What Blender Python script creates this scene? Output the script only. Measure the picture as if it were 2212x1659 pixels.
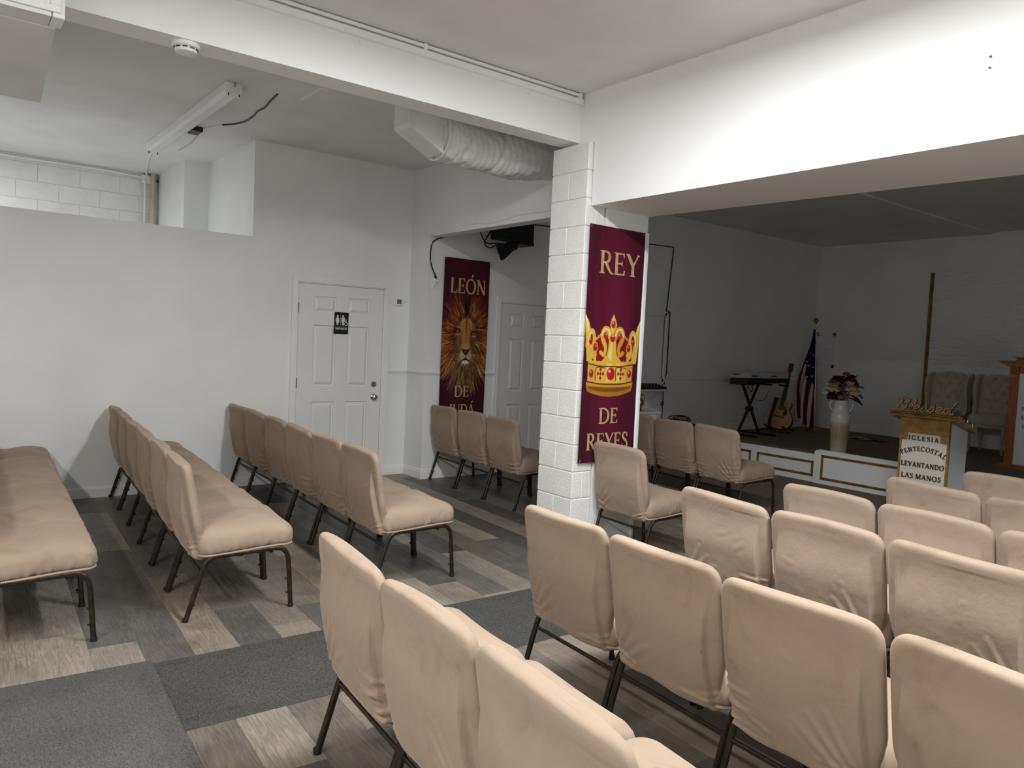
import bpy, bmesh, math, random
import numpy as np
from mathutils import Vector, Matrix, Euler
random.seed(7)
for o in list(bpy.data.objects): bpy.data.objects.remove(o)
SC = bpy.context.scene
COL = SC.collection
PI = math.pi

# ---------------------------------------------------------------- camera
def make_camera():
    yaw, pitch, roll = 0.9133, -0.0557, 0.0468
    f = Vector((-math.sin(yaw)*math.cos(pitch), math.cos(yaw)*math.cos(pitch), math.sin(pitch)))
    r = f.cross(Vector((0, 0, 1))).normalized(); u = r.cross(f)
    c, s = math.cos(roll), math.sin(roll)
    X = c*r + s*u; Y = -s*r + c*u
    cam = bpy.data.cameras.new('camera'); o = bpy.data.objects.new('camera', cam)
    COL.objects.link(o)
    M = Matrix((X, Y, -f)).transposed().to_4x4()
    M.translation = Vector((7.472, -4.2712, 1.5443))
    o.matrix_world = M
    cam.sensor_fit = 'HORIZONTAL'; cam.sensor_width = 36.0
    cam.lens = 36.0*1639.14/2212.0
    cam.clip_start = 0.05
    SC.camera = o
make_camera()
SC.view_settings.view_transform = 'Standard'
SC.view_settings.look = 'None'
SC.view_settings.gamma = 1.0
SC.view_settings.use_curve_mapping = False
SC.view_settings.exposure = 0.68

world = bpy.data.worlds.new('world'); SC.world = world
world.use_nodes = True
bg = world.node_tree.nodes['Background']
bg.inputs[0].default_value = (0.9, 0.95, 1.0, 1); bg.inputs[1].default_value = 0.05

def area_light(name, loc, sx, sy, power, col, rot=(0, 0, 0)):
    l = bpy.data.lights.new(name, 'AREA'); l.shape = 'RECTANGLE'; l.size = sx; l.size_y = sy
    l.energy = power; l.color = col
    o = bpy.data.objects.new(name, l); o.location = loc; o.rotation_euler = rot
    COL.objects.link(o); return o
LAMPS = [((5.35, -2.05, 3.30), 1.2, 0.14, 75, (0.95, 0.98, 1.0)),
         ((6.3, -5.9, 3.30), 2.4, 0.14, 98, (1.0, 0.975, 0.945)),
         ((-1.3, -4.6, 3.27), 1.2, 0.14, 30, (0.95, 0.98, 1.0)),
         ((8.0, -2.05, 3.30), 1.2, 0.14, 75, (0.95, 0.98, 1.0))]
for i, (loc, sx, sy, p, c) in enumerate(LAMPS):
    area_light('tube_light', loc, sx, sy, p, c)

# ---------------------------------------------------------------- helpers
def lin(c):
    out = []
    for v in c[:3]:
        v = v/255.0
        out.append(v/12.92 if v <= 0.04045 else ((v+0.055)/1.055)**2.4)
    return tuple(out)
def lin4(c): return lin(c)+(1.0,)

class MB:
    def __init__(s): s.v = []; s.f = []
    def add(s, vs, fs):
        n = len(s.v); s.v += [tuple(v) for v in vs]; s.f += [tuple(i+n for i in f) for f in fs]; return s
    def box(s, x0, x1, y0, y1, z0, z1):
        vs = [(x0,y0,z0),(x1,y0,z0),(x1,y1,z0),(x0,y1,z0),(x0,y0,z1),(x1,y0,z1),(x1,y1,z1),(x0,y1,z1)]
        return s.add(vs, [(0,3,2,1),(4,5,6,7),(0,1,5,4),(1,2,6,5),(2,3,7,6),(3,0,4,7)])
    def prism(s, pts, h0, h1, mp):
        """extrude a 2-D polygon; mp(a,b,h)->xyz"""
        n = len(pts)
        vs = [mp(a, b, h0) for a, b in pts]+[mp(a, b, h1) for a, b in pts]
        fs = [tuple(range(n))[::-1], tuple(range(n, 2*n))]+[(i, (i+1) % n, n+(i+1) % n, n+i) for i in range(n)]
        return s.add(vs, fs)
    def tube(s, path, r, n=8, cap=True, ry=None, rs=None, up=None, closed=False):
        path = [Vector(p) for p in path]; m = len(path); rings = []; ref = None
        for i, p in enumerate(path):
            if closed: d = path[(i+1) % m]-path[i-1]
            else: d = path[min(i+1, m-1)]-path[max(i-1, 0)]
            d.normalize()
            if ref is None:
                a = Vector(up) if up else (Vector((0, 0, 1)) if abs(d.z) < 0.9 else Vector((1, 0, 0)))
                ref = (a-d*a.dot(d)).normalized()
            else:
                ref = (ref-d*ref.dot(d))
                ref = ref.normalized() if ref.length > 1e-6 else Vector((1, 0, 0))
            b = d.cross(ref); k = rs[i] if rs else 1.0
            rings.append([p+ref*math.cos(2*PI*(j+.5)/n)*r*k+b*math.sin(2*PI*(j+.5)/n)*(ry or r)*k for j in range(n)])
        return s.rings(rings, cap, closed)
    def rings(s, rings, cap=True, closed=False):
        n = len(rings[0]); m = len(rings); vs = [p for r in rings for p in r]; fs = []
        for i in range(m if closed else m-1):
            a = i*n; b = ((i+1) % m)*n
            for j in range(n): fs.append((a+j, a+(j+1) % n, b+(j+1) % n, b+j))
        if cap and not closed: fs += [tuple(range(n))[::-1], tuple(range((m-1)*n, m*n))]
        return s.add(vs, fs)
    def lathe(s, prof, n=24, c=(0, 0, 0)):
        rings = [[(c[0]+r*math.cos(2*PI*j/n), c[1]+r*math.sin(2*PI*j/n), c[2]+z) for j in range(n)] for r, z in prof]
        return s.rings(rings)
    def sphere(s, c, r, n=10, m=7, sc=(1, 1, 1)):
        prof = [(max(math.sin(PI*i/m), .02)*r, -math.cos(PI*i/m)*r) for i in range(m+1)]
        rings = [[(c[0]+q*math.cos(2*PI*j/n)*sc[0], c[1]+q*math.sin(2*PI*j/n)*sc[1], c[2]+z*sc[2]) for j in range(n)] for q, z in prof]
        return s.rings(rings)
    def ribbon(s, path, w, h0, h1, mp, closed=False, w2=None):
        """2-D polyline of given width extruded from h0 to h1"""
        P = [Vector(p) for p in path]; m = len(P); L = []; Rr = []
        for i in range(m):
            if closed: d0 = (P[i]-P[i-1]).normalized(); d1 = (P[(i+1) % m]-P[i]).normalized()
            else:
                d0 = (P[i]-P[i-1]).normalized() if i > 0 else (P[1]-P[0]).normalized()
                d1 = (P[i+1]-P[i]).normalized() if i < m-1 else d0
            n0 = Vector((-d0.y, d0.x)); n1 = Vector((-d1.y, d1.x)); nn = (n0+n1)
            nn = nn.normalized() if nn.length > 1e-6 else n0
            k = 1.0/max(nn.dot(n0), .5)
            ww = w if w2 is None else w+(w2-w)*i/max(m-1, 1)
            L.append(P[i]+nn*ww/2*k); Rr.append(P[i]-nn*ww/2*k)
        rings = []
        for i in range(m): rings.append([mp(*L[i], h0), mp(*Rr[i], h0), mp(*Rr[i], h1), mp(*L[i], h1)])
        return s.rings(rings, True, closed)
    def build(s, name, mat, parent=None, smooth=None, bev=0.0, seg=1, sub=0):
        me = bpy.data.meshes.new(name)
        bm = bmesh.new()
        vs = [bm.verts.new(v) for v in s.v]
        for f in s.f:
            try: bm.faces.new([vs[i] for i in f])
            except ValueError: pass
        bmesh.ops.recalc_face_normals(bm, faces=bm.faces)
        if bev > 0:
            es = [e for e in bm.edges if len(e.link_faces) == 2 and e.calc_face_angle(0) > 0.6]
            bmesh.ops.bevel(bm, geom=es, offset=bev, segments=seg, affect='EDGES', profile=0.6, clamp_overlap=True)
        bm.to_mesh(me); bm.free()
        if smooth is not None:
            me.shade_smooth(); me.set_sharp_from_angle(angle=math.radians(smooth))
        me.materials.append(mat)
        return obj(name, me, parent)

def obj(name, me, parent=None, loc=None):
    o = bpy.data.objects.new(name, me); COL.objects.link(o)
    if parent: o.parent = parent
    if loc: o.location = loc
    return o
def empty(name, loc=(0, 0, 0), rz=0.0, label=None, cat=None, group=None):
    o = bpy.data.objects.new(name, None); COL.objects.link(o); o.location = loc; o.rotation_euler = (0, 0, rz)
    o.empty_display_size = 0.1
    if label: tag(o, label, cat, group)
    return o
def tag(o, label, cat, group=None):
    o['label'] = label; o['category'] = cat
    if group: o['group'] = group
    return o
def struct(o, label=None):
    o['kind'] = 'structure'
    if label: o['label'] = label
    return o
XYZ = lambda a, b, h: (a, b, h)
ONX = lambda a, b, h: (h, a, b)      # polygon in (y,z), extruded along x
ONY = lambda a, b, h: (a, h, b)      # polygon in (x,z), extruded along y
def spline(pts, n=8, closed=False):
    P = [Vector(p) for p in pts]; out = []; m = len(P)
    for i in range(m if closed else m-1):
        if closed: a, b, c, d = P[i-1], P[i], P[(i+1) % m], P[(i+2) % m]
        else: a, b, c, d = P[max(i-1, 0)], P[i], P[i+1], P[min(i+2, m-1)]
        for k in range(n):
            t = k/n
            out.append(0.5*((2*b)+(c-a)*t+(2*a-5*b+4*c-d)*t*t+(3*b-a-3*c+d)*t**3))
    if not closed: out.append(P[-1])
    return out
def arc(cx, cy, rx, ry, a0, a1, n=14):
    return [(cx+rx*math.cos(math.radians(a0+(a1-a0)*i/n)), cy+ry*math.sin(math.radians(a0+(a1-a0)*i/n))) for i in range(n+1)]

# ---------------------------------------------------------------- materials
def newmat(name):
    m = bpy.data.materials.new(name); m.use_nodes = True
    nt = m.node_tree; return m, nt, nt.nodes['Principled BSDF']
def node(nt, t, **kw):
    n = nt.nodes.new(t)
    for k, v in kw.items(): setattr(n, k, v)
    return n
def ramp(nt, stops, interp='LINEAR'):
    r = node(nt, 'ShaderNodeValToRGB'); e = r.color_ramp; e.interpolation = interp
    while len(e.elements) < len(stops): e.elements.new(0.5)
    for el, (p, c) in zip(e.elements, stops): el.position = p; el.color = lin4(c)
    return r
def mat(name, rgb, rough=0.6, metal=0.0, var=0.0, vscale=4.0, bump=0.0, bscale=60.0, spec=0.5, coat=0.0, sheen=0.0, rgb2=None, gen='Object'):
    m, nt, b = newmat(name)
    b.inputs['Base Color'].default_value = lin4(rgb); b.inputs['Roughness'].default_value = rough
    b.inputs['Metallic'].default_value = metal; b.inputs['Specular IOR Level'].default_value = spec
    b.inputs['Coat Weight'].default_value = coat
    if sheen: b.inputs['Sheen Weight'].default_value = sheen
    tc = node(nt, 'ShaderNodeTexCoord')
    if var > 0 or rgb2:
        c2 = rgb2 or tuple(max(0, v*(1-var)) for v in rgb)
        nz = node(nt, 'ShaderNodeTexNoise'); nz.inputs['Scale'].default_value = vscale; nz.inputs['Detail'].default_value = 6
        nt.links.new(tc.outputs[gen], nz.inputs['Vector'])
        r = ramp(nt, [(0.35, c2), (0.65, rgb)])
        nt.links.new(nz.outputs['Fac'], r.inputs[0]); nt.links.new(r.outputs[0], b.inputs['Base Color'])
    if bump > 0:
        nz = node(nt, 'ShaderNodeTexNoise'); nz.inputs['Scale'].default_value = bscale; nz.inputs['Detail'].default_value = 4
        nt.links.new(tc.outputs[gen], nz.inputs['Vector'])
        bp = node(nt, 'ShaderNodeBump'); bp.inputs['Strength'].default_value = bump; bp.inputs['Distance'].default_value = 0.01
        nt.links.new(nz.outputs['Fac'], bp.inputs['Height']); nt.links.new(bp.outputs[0], b.inputs['Normal'])
    return m
M = {}
M['wall'] = mat('wall_paint', (240, 241, 241), 0.55, var=0.03, vscale=1.3, bump=0.05, bscale=90)
M['wallgloss'] = mat('header_paint', (245, 245, 244), 0.45, var=0.02, vscale=1.0, bump=0.04, bscale=80)
M['ceil'] = mat('ceiling_paint', (236, 235, 233), 0.6, var=0.05, vscale=1.6, bump=0.08, bscale=25)
M['block'] = mat('painted_block', (244, 243, 240), 0.55, var=0.03, vscale=5, bump=0.55, bscale=130)
M['mortar'] = mat('painted_mortar', (236, 235, 232), 0.7, bump=0.3, bscale=150)
M['trim'] = mat('white_trim', (242, 242, 241), 0.35, var=0.02, vscale=3)
M['door'] = mat('door_paint', (238, 238, 236), 0.4, var=0.02, vscale=2, bump=0.03, bscale=50)
M['whitemetal'] = mat('white_enamel', (240, 241, 240), 0.35, var=0.02, vscale=5)
M['duct'] = mat('painted_duct_wrap', (226, 226, 225), 0.5, var=0.06, vscale=6, bump=0.35, bscale=35)
M['sheet'] = mat('painted_sheet_metal', (230, 230, 229), 0.45, var=0.04, vscale=6)
M['black'] = mat('black_plastic', (18, 18, 20), 0.45, var=0.2, vscale=8)
M['rubber'] = mat('black_rubber', (12, 12, 12), 0.7, var=0.2, vscale=20)
M['navy'] = mat('dark_speaker_cloth', (16, 20, 28), 0.75, var=0.2, vscale=9, bump=0.2, bscale=300)
M['chairmetal'] = mat('hammered_bronze_metal', (62, 54, 44), 0.38, 0.75, var=0.25, vscale=40, bump=0.25, bscale=220)
M['steel'] = mat('brushed_nickel', (196, 190, 182), 0.25, 1.0, var=0.05, vscale=20)
M['brass'] = mat('aged_brass', (176, 138, 74), 0.3, 0.9, var=0.25, vscale=12)
M['gold'] = mat('antique_gold_paint', (188, 150, 82), 0.45, 0.2, rgb2=(152, 116, 58), vscale=14, bump=0.1, bscale=60)
M['goldtrim'] = mat('gold_moulding', (164, 122, 52), 0.4, 0.4, rgb2=(122, 88, 36), vscale=9)
M['hinge'] = mat('hinge_metal', (150, 140, 118), 0.4, 0.8, var=0.2, vscale=20)
M['carpet'] = mat('brown_stage_carpet', (138, 121, 104), 0.95, rgb2=(112, 97, 83), vscale=60, bump=0.7, bscale=260)
M['cream'] = mat('cream_panel', (238, 234, 222), 0.5, var=0.02, vscale=3)
M['bluewhite'] = mat('cool_white_laminate', (214, 219, 224), 0.4, var=0.02, vscale=3)
M['skirt'] = mat('stage_skirt_paint', (236, 237, 240), 0.45, var=0.02, vscale=2)
M['letterwood'] = mat('dark_wood_letters', (92, 66, 40), 0.5, var=0.25, vscale=30)
M['paper'] = mat('paper', (216, 200, 168), 0.8, var=0.15, vscale=10)
M['cardboard'] = mat('brown_card', (120, 84, 52), 0.85, var=0.25, vscale=14)
M['linen'] = mat('oatmeal_linen', (196, 184, 168), 0.85, var=0.07, vscale=50, bump=0.3, bscale=350, sheen=0.2)
M['linenleg'] = mat('weathered_chair_leg', (190, 176, 158), 0.6, var=0.15, vscale=18)
M['nail'] = mat('nailhead_metal', (70, 56, 40), 0.35, 0.8, var=0.2, vscale=10)
M['screen'] = mat('grey_lcd', (96, 104, 104), 0.25, var=0.05, vscale=10)
M['signblack'] = mat('sign_black', (14, 16, 17), 0.4, var=0.1, vscale=10)
M['signwhite'] = mat('sign_white', (232, 234, 232), 0.5, var=0.02, vscale=10)
M['bannergold'] = mat('banner_gold_print', (206, 176, 122), 0.6, rgb2=(182, 150, 98), vscale=26)
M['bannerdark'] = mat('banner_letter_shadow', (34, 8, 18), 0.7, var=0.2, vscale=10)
M['tan'] = mat('beige_pipe', (200, 194, 178), 0.5, rgb2=(182, 174, 154), vscale=6)
M['bulb'] = mat('clear_bulb', (255, 246, 226), 0.12, var=0.02, vscale=30, spec=0.9, coat=0.6)
M['keybody'] = mat('silver_keyboard_shell', (196, 196, 192), 0.4, var=0.04, vscale=10)
M['keydark'] = mat('keyboard_dark_base', (30, 31, 38), 0.5, var=0.15, vscale=10)
M['spruce'] = mat('spruce_guitar_top', (206, 150, 82), 0.3, rgb2=(186, 128, 62), vscale=9, coat=0.4)
M['rosewood'] = mat('rosewood', (52, 34, 26), 0.4, var=0.25, vscale=15)
M['silverpole'] = mat('flag_pole_metal', (190, 190, 186), 0.3, 0.8, var=0.1, vscale=20)
M['petalred'] = mat('burgundy_petals', (96, 20, 30), 0.7, rgb2=(66, 12, 22), vscale=20)
M['petalcream'] = mat('cream_petals', (226, 204, 158), 0.7, rgb2=(204, 176, 120), vscale=16)
M['petalwhite'] = mat('white_petals', (226, 222, 206), 0.7, var=0.1, vscale=20)
M['petalmauve'] = mat('mauve_leaves', (146, 124, 120), 0.7, rgb2=(112, 92, 90), vscale=16)
M['leafdark'] = mat('dark_leaves', (24, 30, 24), 0.5, var=0.3, vscale=16)
M['lampwhite'] = mat('lamp_housing', (240, 240, 238), 0.4, var=0.02, vscale=4)

def glow(name, rgb, k):
    m, nt, b = newmat(name); b.inputs['Base Color'].default_value = lin4(rgb)
    b.inputs['Emission Color'].default_value = lin4(rgb); b.inputs['Emission Strength'].default_value = k; return m
M['tubeglow'] = glow('glowing_lamp_tube', (255, 250, 240), 6.0)
def velvet():
    m, nt, b = newmat('beige_velvet_cover')
    tc = node(nt, 'ShaderNodeTexCoord'); oi = node(nt, 'ShaderNodeObjectInfo')
    mul = node(nt, 'ShaderNodeVectorMath', operation='SCALE'); mul.inputs[0].default_value = (13, 29, 7)
    nt.links.new(oi.outputs['Random'], mul.inputs['Scale'])
    add = node(nt, 'ShaderNodeVectorMath', operation='ADD')
    nt.links.new(tc.outputs['Object'], add.inputs[0]); nt.links.new(mul.outputs[0], add.inputs[1])
    n1 = node(nt, 'ShaderNodeTexNoise'); n1.inputs['Scale'].default_value = 5.5; n1.inputs['Detail'].default_value = 8; n1.inputs['Roughness'].default_value = 0.62; n1.inputs['Distortion'].default_value = 0.8
    mp = node(nt, 'ShaderNodeMapping'); mp.inputs['Scale'].default_value = (1.0, 1.0, 1.15)
    nt.links.new(add.outputs[0], mp.inputs[0]); nt.links.new(mp.outputs[0], n1.inputs['Vector'])
    r = ramp(nt, [(0.22, (126, 107, 90)), (0.33, (147, 128, 110)), (0.45, (156, 137, 119)), (0.8, (161, 142, 125))])
    nt.links.new(n1.outputs['Fac'], r.inputs[0])
    # slight tone change from chair to chair
    hs = node(nt, 'ShaderNodeHueSaturation'); mr = node(nt, 'ShaderNodeMapRange')
    mr.inputs['To Min'].default_value = 0.94; mr.inputs['To Max'].default_value = 1.04
    nt.links.new(oi.outputs['Random'], mr.inputs['Value']); nt.links.new(mr.outputs[0], hs.inputs['Value'])
    nt.links.new(r.outputs[0], hs.inputs['Color']); nt.links.new(hs.outputs[0], b.inputs['Base Color'])
    b.inputs['Roughness'].default_value = 0.85; b.inputs['Specular IOR Level'].default_value = 0.15
    b.inputs['Sheen Weight'].default_value = 0.35; b.inputs['Sheen Roughness'].default_value = 0.4
    b.inputs['Sheen Tint'].default_value = lin4((235, 215, 195))
    n2 = node(nt, 'ShaderNodeTexNoise'); n2.inputs['Scale'].default_value = 420; n2.inputs['Detail'].default_value = 2
    n3 = node(nt, 'ShaderNodeTexNoise'); n3.inputs['Scale'].default_value = 14; n3.inputs['Detail'].default_value = 5
    nt.links.new(add.outputs[0], n2.inputs['Vector']); nt.links.new(add.outputs[0], n3.inputs['Vector'])
    b1 = node(nt, 'ShaderNodeBump'); b1.inputs['Strength'].default_value = 0.12; b1.inputs['Distance'].default_value = 0.004
    b2 = node(nt, 'ShaderNodeBump'); b2.inputs['Strength'].default_value = 0.18; b2.inputs['Distance'].default_value = 0.02
    nt.links.new(n2.outputs['Fac'], b1.inputs['Height']); nt.links.new(n3.outputs['Fac'], b2.inputs['Height'])
    nt.links.new(b1.outputs[0], b2.inputs['Normal']); nt.links.new(b2.outputs[0], b.inputs['Normal'])
    return m
M['velvet'] = velvet()

def plank_mat():
    m, nt, b = newmat('vinyl_wood_plank')
    tc = node(nt, 'ShaderNodeTexCoord'); oi = node(nt, 'ShaderNodeObjectInfo')
    mul = node(nt, 'ShaderNodeVectorMath', operation='SCALE'); mul.inputs[0].default_value = (17, 5, 0)
    nt.links.new(oi.outputs['Random'], mul.inputs['Scale'])
    add = node(nt, 'ShaderNodeVectorMath', operation='ADD')
    nt.links.new(tc.outputs['Object'], add.inputs[0]); nt.links.new(mul.outputs[0], add.inputs[1])
    mp = node(nt, 'ShaderNodeMapping'); mp.inputs['Scale'].default_value = (1.1, 7.0, 1)
    nt.links.new(add.outputs[0], mp.inputs[0])
    n1 = node(nt, 'ShaderNodeTexNoise'); n1.inputs['Scale'].default_value = 2.2; n1.inputs['Detail'].default_value = 3; n1.inputs['Distortion'].default_value = 0.6
    nt.links.new(mp.outputs[0], n1.inputs['Vector'])
    # rings: bands of the low-frequency field make cathedral grain
    mm = node(nt, 'ShaderNodeMath', operation='MULTIPLY'); mm.inputs[1].default_value = 60
    sn = node(nt, 'ShaderNodeMath', operation='SINE')
    nt.links.new(n1.outputs['Fac'], mm.inputs[0]); nt.links.new(mm.outputs[0], sn.inputs[0])
    mp2 = node(nt, 'ShaderNodeMapping'); mp2.inputs['Scale'].default_value = (3, 60, 1)
    nt.links.new(add.outputs[0], mp2.inputs[0])
    n2 = node(nt, 'ShaderNodeTexNoise'); n2.inputs['Scale'].default_value = 2.0; n2.inputs['Detail'].default_value = 5
    nt.links.new(mp2.outputs[0], n2.inputs['Vector'])
    n3 = node(nt, 'ShaderNodeTexNoise'); n3.inputs['Scale'].default_value = 5.0; n3.inputs['Detail'].default_value = 4
    nt.links.new(add.outputs[0], n3.inputs['Vector'])
    def mix(a, fac_out, lo, hi, amt_lo, amt_hi, prev):
        mr = node(nt, 'ShaderNodeMapRange'); mr.inputs['From Min'].default_value = lo; mr.inputs['From Max'].default_value = hi
        mr.inputs['To Min'].default_value = amt_lo; mr.inputs['To Max'].default_value = amt_hi
        nt.links.new(fac_out, mr.inputs['Value'])
        h = node(nt, 'ShaderNodeHueSaturation'); nt.links.new(prev, h.inputs['Color']); nt.links.new(mr.outputs[0], h.inputs['Value'])
        return h.outputs['Color']
    c = mix(0, sn.outputs[0], -1, 1, 0.84, 1.06, oi.outputs['Color'])
    c = mix(0, n2.outputs['Fac'], 0.3, 0.7, 0.78, 1.14, c)
    c = mix(0, n3.outputs['Fac'], 0.3, 0.7, 0.78, 1.14, c)
    nt.links.new(c, b.inputs['Base Color'])
    b.inputs['Roughness'].default_value = 0.42; b.inputs['Specular IOR Level'].default_value = 0.4
    bp = node(nt, 'ShaderNodeBump'); bp.inputs['Strength'].default_value = 0.12; bp.inputs['Distance'].default_value = 0.003
    nt.links.new(n2.outputs['Fac'], bp.inputs['Height']); nt.links.new(bp.outputs[0], b.inputs['Normal'])
    return m
M['plank'] = plank_mat()

def rug_mat(name, c1, c2, rib):
    m, nt, b = newmat(name)
    tc = node(nt, 'ShaderNodeTexCoord')
    n1 = node(nt, 'ShaderNodeTexNoise'); n1.inputs['Scale'].default_value = 170; n1.inputs['Detail'].default_value = 3
    nt.links.new(tc.outputs['Object'], n1.inputs['Vector'])
    n0 = node(nt, 'ShaderNodeTexNoise'); n0.inputs['Scale'].default_value = 4; n0.inputs['Detail'].default_value = 6
    nt.links.new(tc.outputs['Object'], n0.inputs['Vector'])
    r = ramp(nt, [(0.36, c2), (0.66, c1)]); nt.links.new(n1.outputs['Fac'], r.inputs[0])
    h = node(nt, 'ShaderNodeHueSaturation'); mr = node(nt, 'ShaderNodeMapRange')
    mr.inputs['From Min'].default_value = .3; mr.inputs['From Max'].default_value = .7; mr.inputs['To Min'].default_value = .9; mr.inputs['To Max'].default_value = 1.08
    nt.links.new(n0.outputs['Fac'], mr.inputs['Value']); nt.links.new(mr.outputs[0], h.inputs['Value']); nt.links.new(r.outputs[0], h.inputs['Color'])
    nt.links.new(h.outputs[0], b.inputs['Base Color'])
    b.inputs['Roughness'].default_value = 0.97; b.inputs['Specular IOR Level'].default_value = 0.1
    bp = node(nt, 'ShaderNodeBump'); bp.inputs['Strength'].default_value = 0.5; bp.inputs['Distance'].default_value = 0.006
    if rib:
        wv = node(nt, 'ShaderNodeTexWave'); wv.bands_direction = 'Y'; wv.inputs['Scale'].default_value = 38; wv.inputs['Distortion'].default_value = 0.4
        nt.links.new(tc.outputs['Object'], wv.inputs['Vector'])
        ad = node(nt, 'ShaderNodeMath', operation='ADD'); nt.links.new(wv.outputs['Fac'], ad.inputs[0]); nt.links.new(n1.outputs['Fac'], ad.inputs[1])
        nt.links.new(ad.outputs[0], bp.inputs['Height'])
    else: nt.links.new(n1.outputs['Fac'], bp.inputs['Height'])
    nt.links.new(bp.outputs[0], b.inputs['Normal'])
    return m
M['rug'] = rug_mat('ribbed_grey_mat', (104, 102, 99), (74, 72, 71), True)
M['runner'] = rug_mat('charcoal_runner', (88, 86, 83), (58, 57, 55), False)

def oak_mat():
    m, nt, b = newmat('oak_pulpit_wood')
    tc = node(nt, 'ShaderNodeTexCoord'); mp = node(nt, 'ShaderNodeMapping'); mp.inputs['Scale'].default_value = (40, 40, 2.5)
    nt.links.new(tc.outputs['Object'], mp.inputs[0])
    n1 = node(nt, 'ShaderNodeTexNoise'); n1.inputs['Scale'].default_value = 2; n1.inputs['Detail'].default_value = 4
    nt.links.new(mp.outputs[0], n1.inputs['Vector'])
    r = ramp(nt, [(0.3, (122, 66, 26)), (0.7, (178, 108, 52))]); nt.links.new(n1.outputs['Fac'], r.inputs[0])
    nt.links.new(r.outputs[0], b.inputs['Base Color']); b.inputs['Roughness'].default_value = 0.4
    return m
M['oak'] = oak_mat()
def vcol_mat(name, rough):
    m, nt, b = newmat(name)
    a = node(nt, 'ShaderNodeVertexColor'); a.layer_name = 'print'
    nz = node(nt, 'ShaderNodeTexNoise'); nz.inputs['Scale'].default_value = 5; nz.inputs['Detail'].default_value = 3
    tc = node(nt, 'ShaderNodeTexCoord'); nt.links.new(tc.outputs['Object'], nz.inputs['Vector'])
    nt.links.new(a.outputs['Color'], b.inputs['Base Color'])
    bp = node(nt, 'ShaderNodeBump'); bp.inputs['Strength'].default_value = 0.25; bp.inputs['Distance'].default_value = 0.02
    nt.links.new(nz.outputs['Fac'], bp.inputs['Height']); nt.links.new(bp.outputs[0], b.inputs['Normal'])
    b.inputs['Roughness'].default_value = rough; b.inputs['Specular IOR Level'].default_value = 0.25
    return m
M['print'] = vcol_mat('printed_banner_fabric', 0.6)
M['flagcloth'] = vcol_mat('flag_fabric', 0.75)
def vase_mat():
    m, nt, b = newmat('glazed_vase')
    tc = node(nt, 'ShaderNodeTexCoord'); sp = node(nt, 'ShaderNodeSeparateXYZ'); nt.links.new(tc.outputs['Object'], sp.inputs[0])
    at = node(nt, 'ShaderNodeMath', operation='ARCTAN2'); nt.links.new(sp.outputs['Y'], at.inputs[0]); nt.links.new(sp.outputs['X'], at.inputs[1])
    cb = node(nt, 'ShaderNodeCombineXYZ'); nt.links.new(at.outputs[0], cb.inputs[0])
    nz = node(nt, 'ShaderNodeTexNoise'); nz.inputs['Scale'].default_value = 9; nz.inputs['Detail'].default_value = 3
    nt.links.new(cb.outputs[0], nz.inputs['Vector'])
    ml = node(nt, 'ShaderNodeMath', operation='MULTIPLY_ADD'); ml.inputs[1].default_value = 0.12; nt.links.new(nz.outputs['Fac'], ml.inputs[0]); nt.links.new(sp.outputs['Z'], ml.inputs[2])
    r = ramp(nt, [(0.10, (224, 221, 212)), (0.20, (206, 196, 168)), (0.27, (186, 170, 130)), (0.42, (196, 182, 146)), (0.47, (228, 226, 220))])
    nt.links.new(ml.outputs[0], r.inputs[0]); nt.links.new(r.outputs[0], b.inputs['Base Color'])
    b.inputs['Roughness'].default_value = 0.12; b.inputs['Coat Weight'].default_value = 0.5
    return m
M['vase'] = vase_mat()
# ================================================================ STRUCTURE
H1, H2 = 3.3765, 3.40
def mbox(*a): return MB().box(*a)
# --- floor: subfloor slab plus vinyl planks laid along the chair rows
floor = mbox(-3, 10, -8.3, 4.6, -0.12, -0.003).build('floor', M['mortar']); struct(floor, 'grey and tan vinyl plank floor')
PW, PL = 0.2085, 1.22
ang = math.radians(-2.9)
ex = Vector((math.cos(ang), math.sin(ang))); ey = Vector((-math.sin(ang), math.cos(ang)))
tones = {'t': (137, 126, 112), 'l': (145, 136, 123), 'g': (100, 96, 92), 'd': (84, 81, 78), 'b': (112, 105, 96), 'm': (126, 119, 110)}
pm = MB().box(0, PL-0.0025, 0, PW-0.0025, -0.003, 0.0)
pme = None
base = Vector((3.06, -3.225))
known_off = {-2: 3.53, -1: 3.06, 0: 3.755, 1: 3.28, 3: 3.41, 7: 3.43, 8: 3.73, 9: 2.84, 10: 3.107, 12: 2.46, -3: 3.3}
known_tone = {(-3, 0): 'l', (-3, -1): 'm', (-2, -1): 'g', (-2, 0): 'l', (-1, -1): 'b', (-1, 0): 'g', (0, -1): 't', (0, 0): 'l', (1, -1): 'b', (1, 0): 'g',
              (2, -1): 'm', (2, 0): 't', (3, 0): 'g', (3, -1): 'b', (4, 0): 't', (-4, -1): 'l', (-4, 0): 'l', (5, -1): 'm', (6, 0): 'l', (7, -1): 'd', (7, 0): 't', (8, -1): 'g', (8, 0): 'l', (9, -1): 'd', (9, 0): 'm', (10, -1): 'b', (10, 0): 'g', (12, -1): 'd'}
pr_ = random.Random(3)
def in_floor(c): return -0.6 < c.x < 6.6 and -4.6 < c.y < 2.35
near, farp = [], []
for j in range(-9, 28):
    off = known_off.get(j, 3.06+pr_.random()*PL)
    for i in range(-4, 4):
        # local start point of the plank
        s0 = (off-base.x)+i*PL
        p = base+ex*s0+ey*(j*PW)
        c = p+ex*PL/2+ey*PW/2
        if not in_floor(c) and not (in_floor(p) or in_floor(p+ex*PL)): continue
        if p.x < -1.25 or p.y > 2.3: continue
        near.append((i, j, p))
plank_parent = floor
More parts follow.
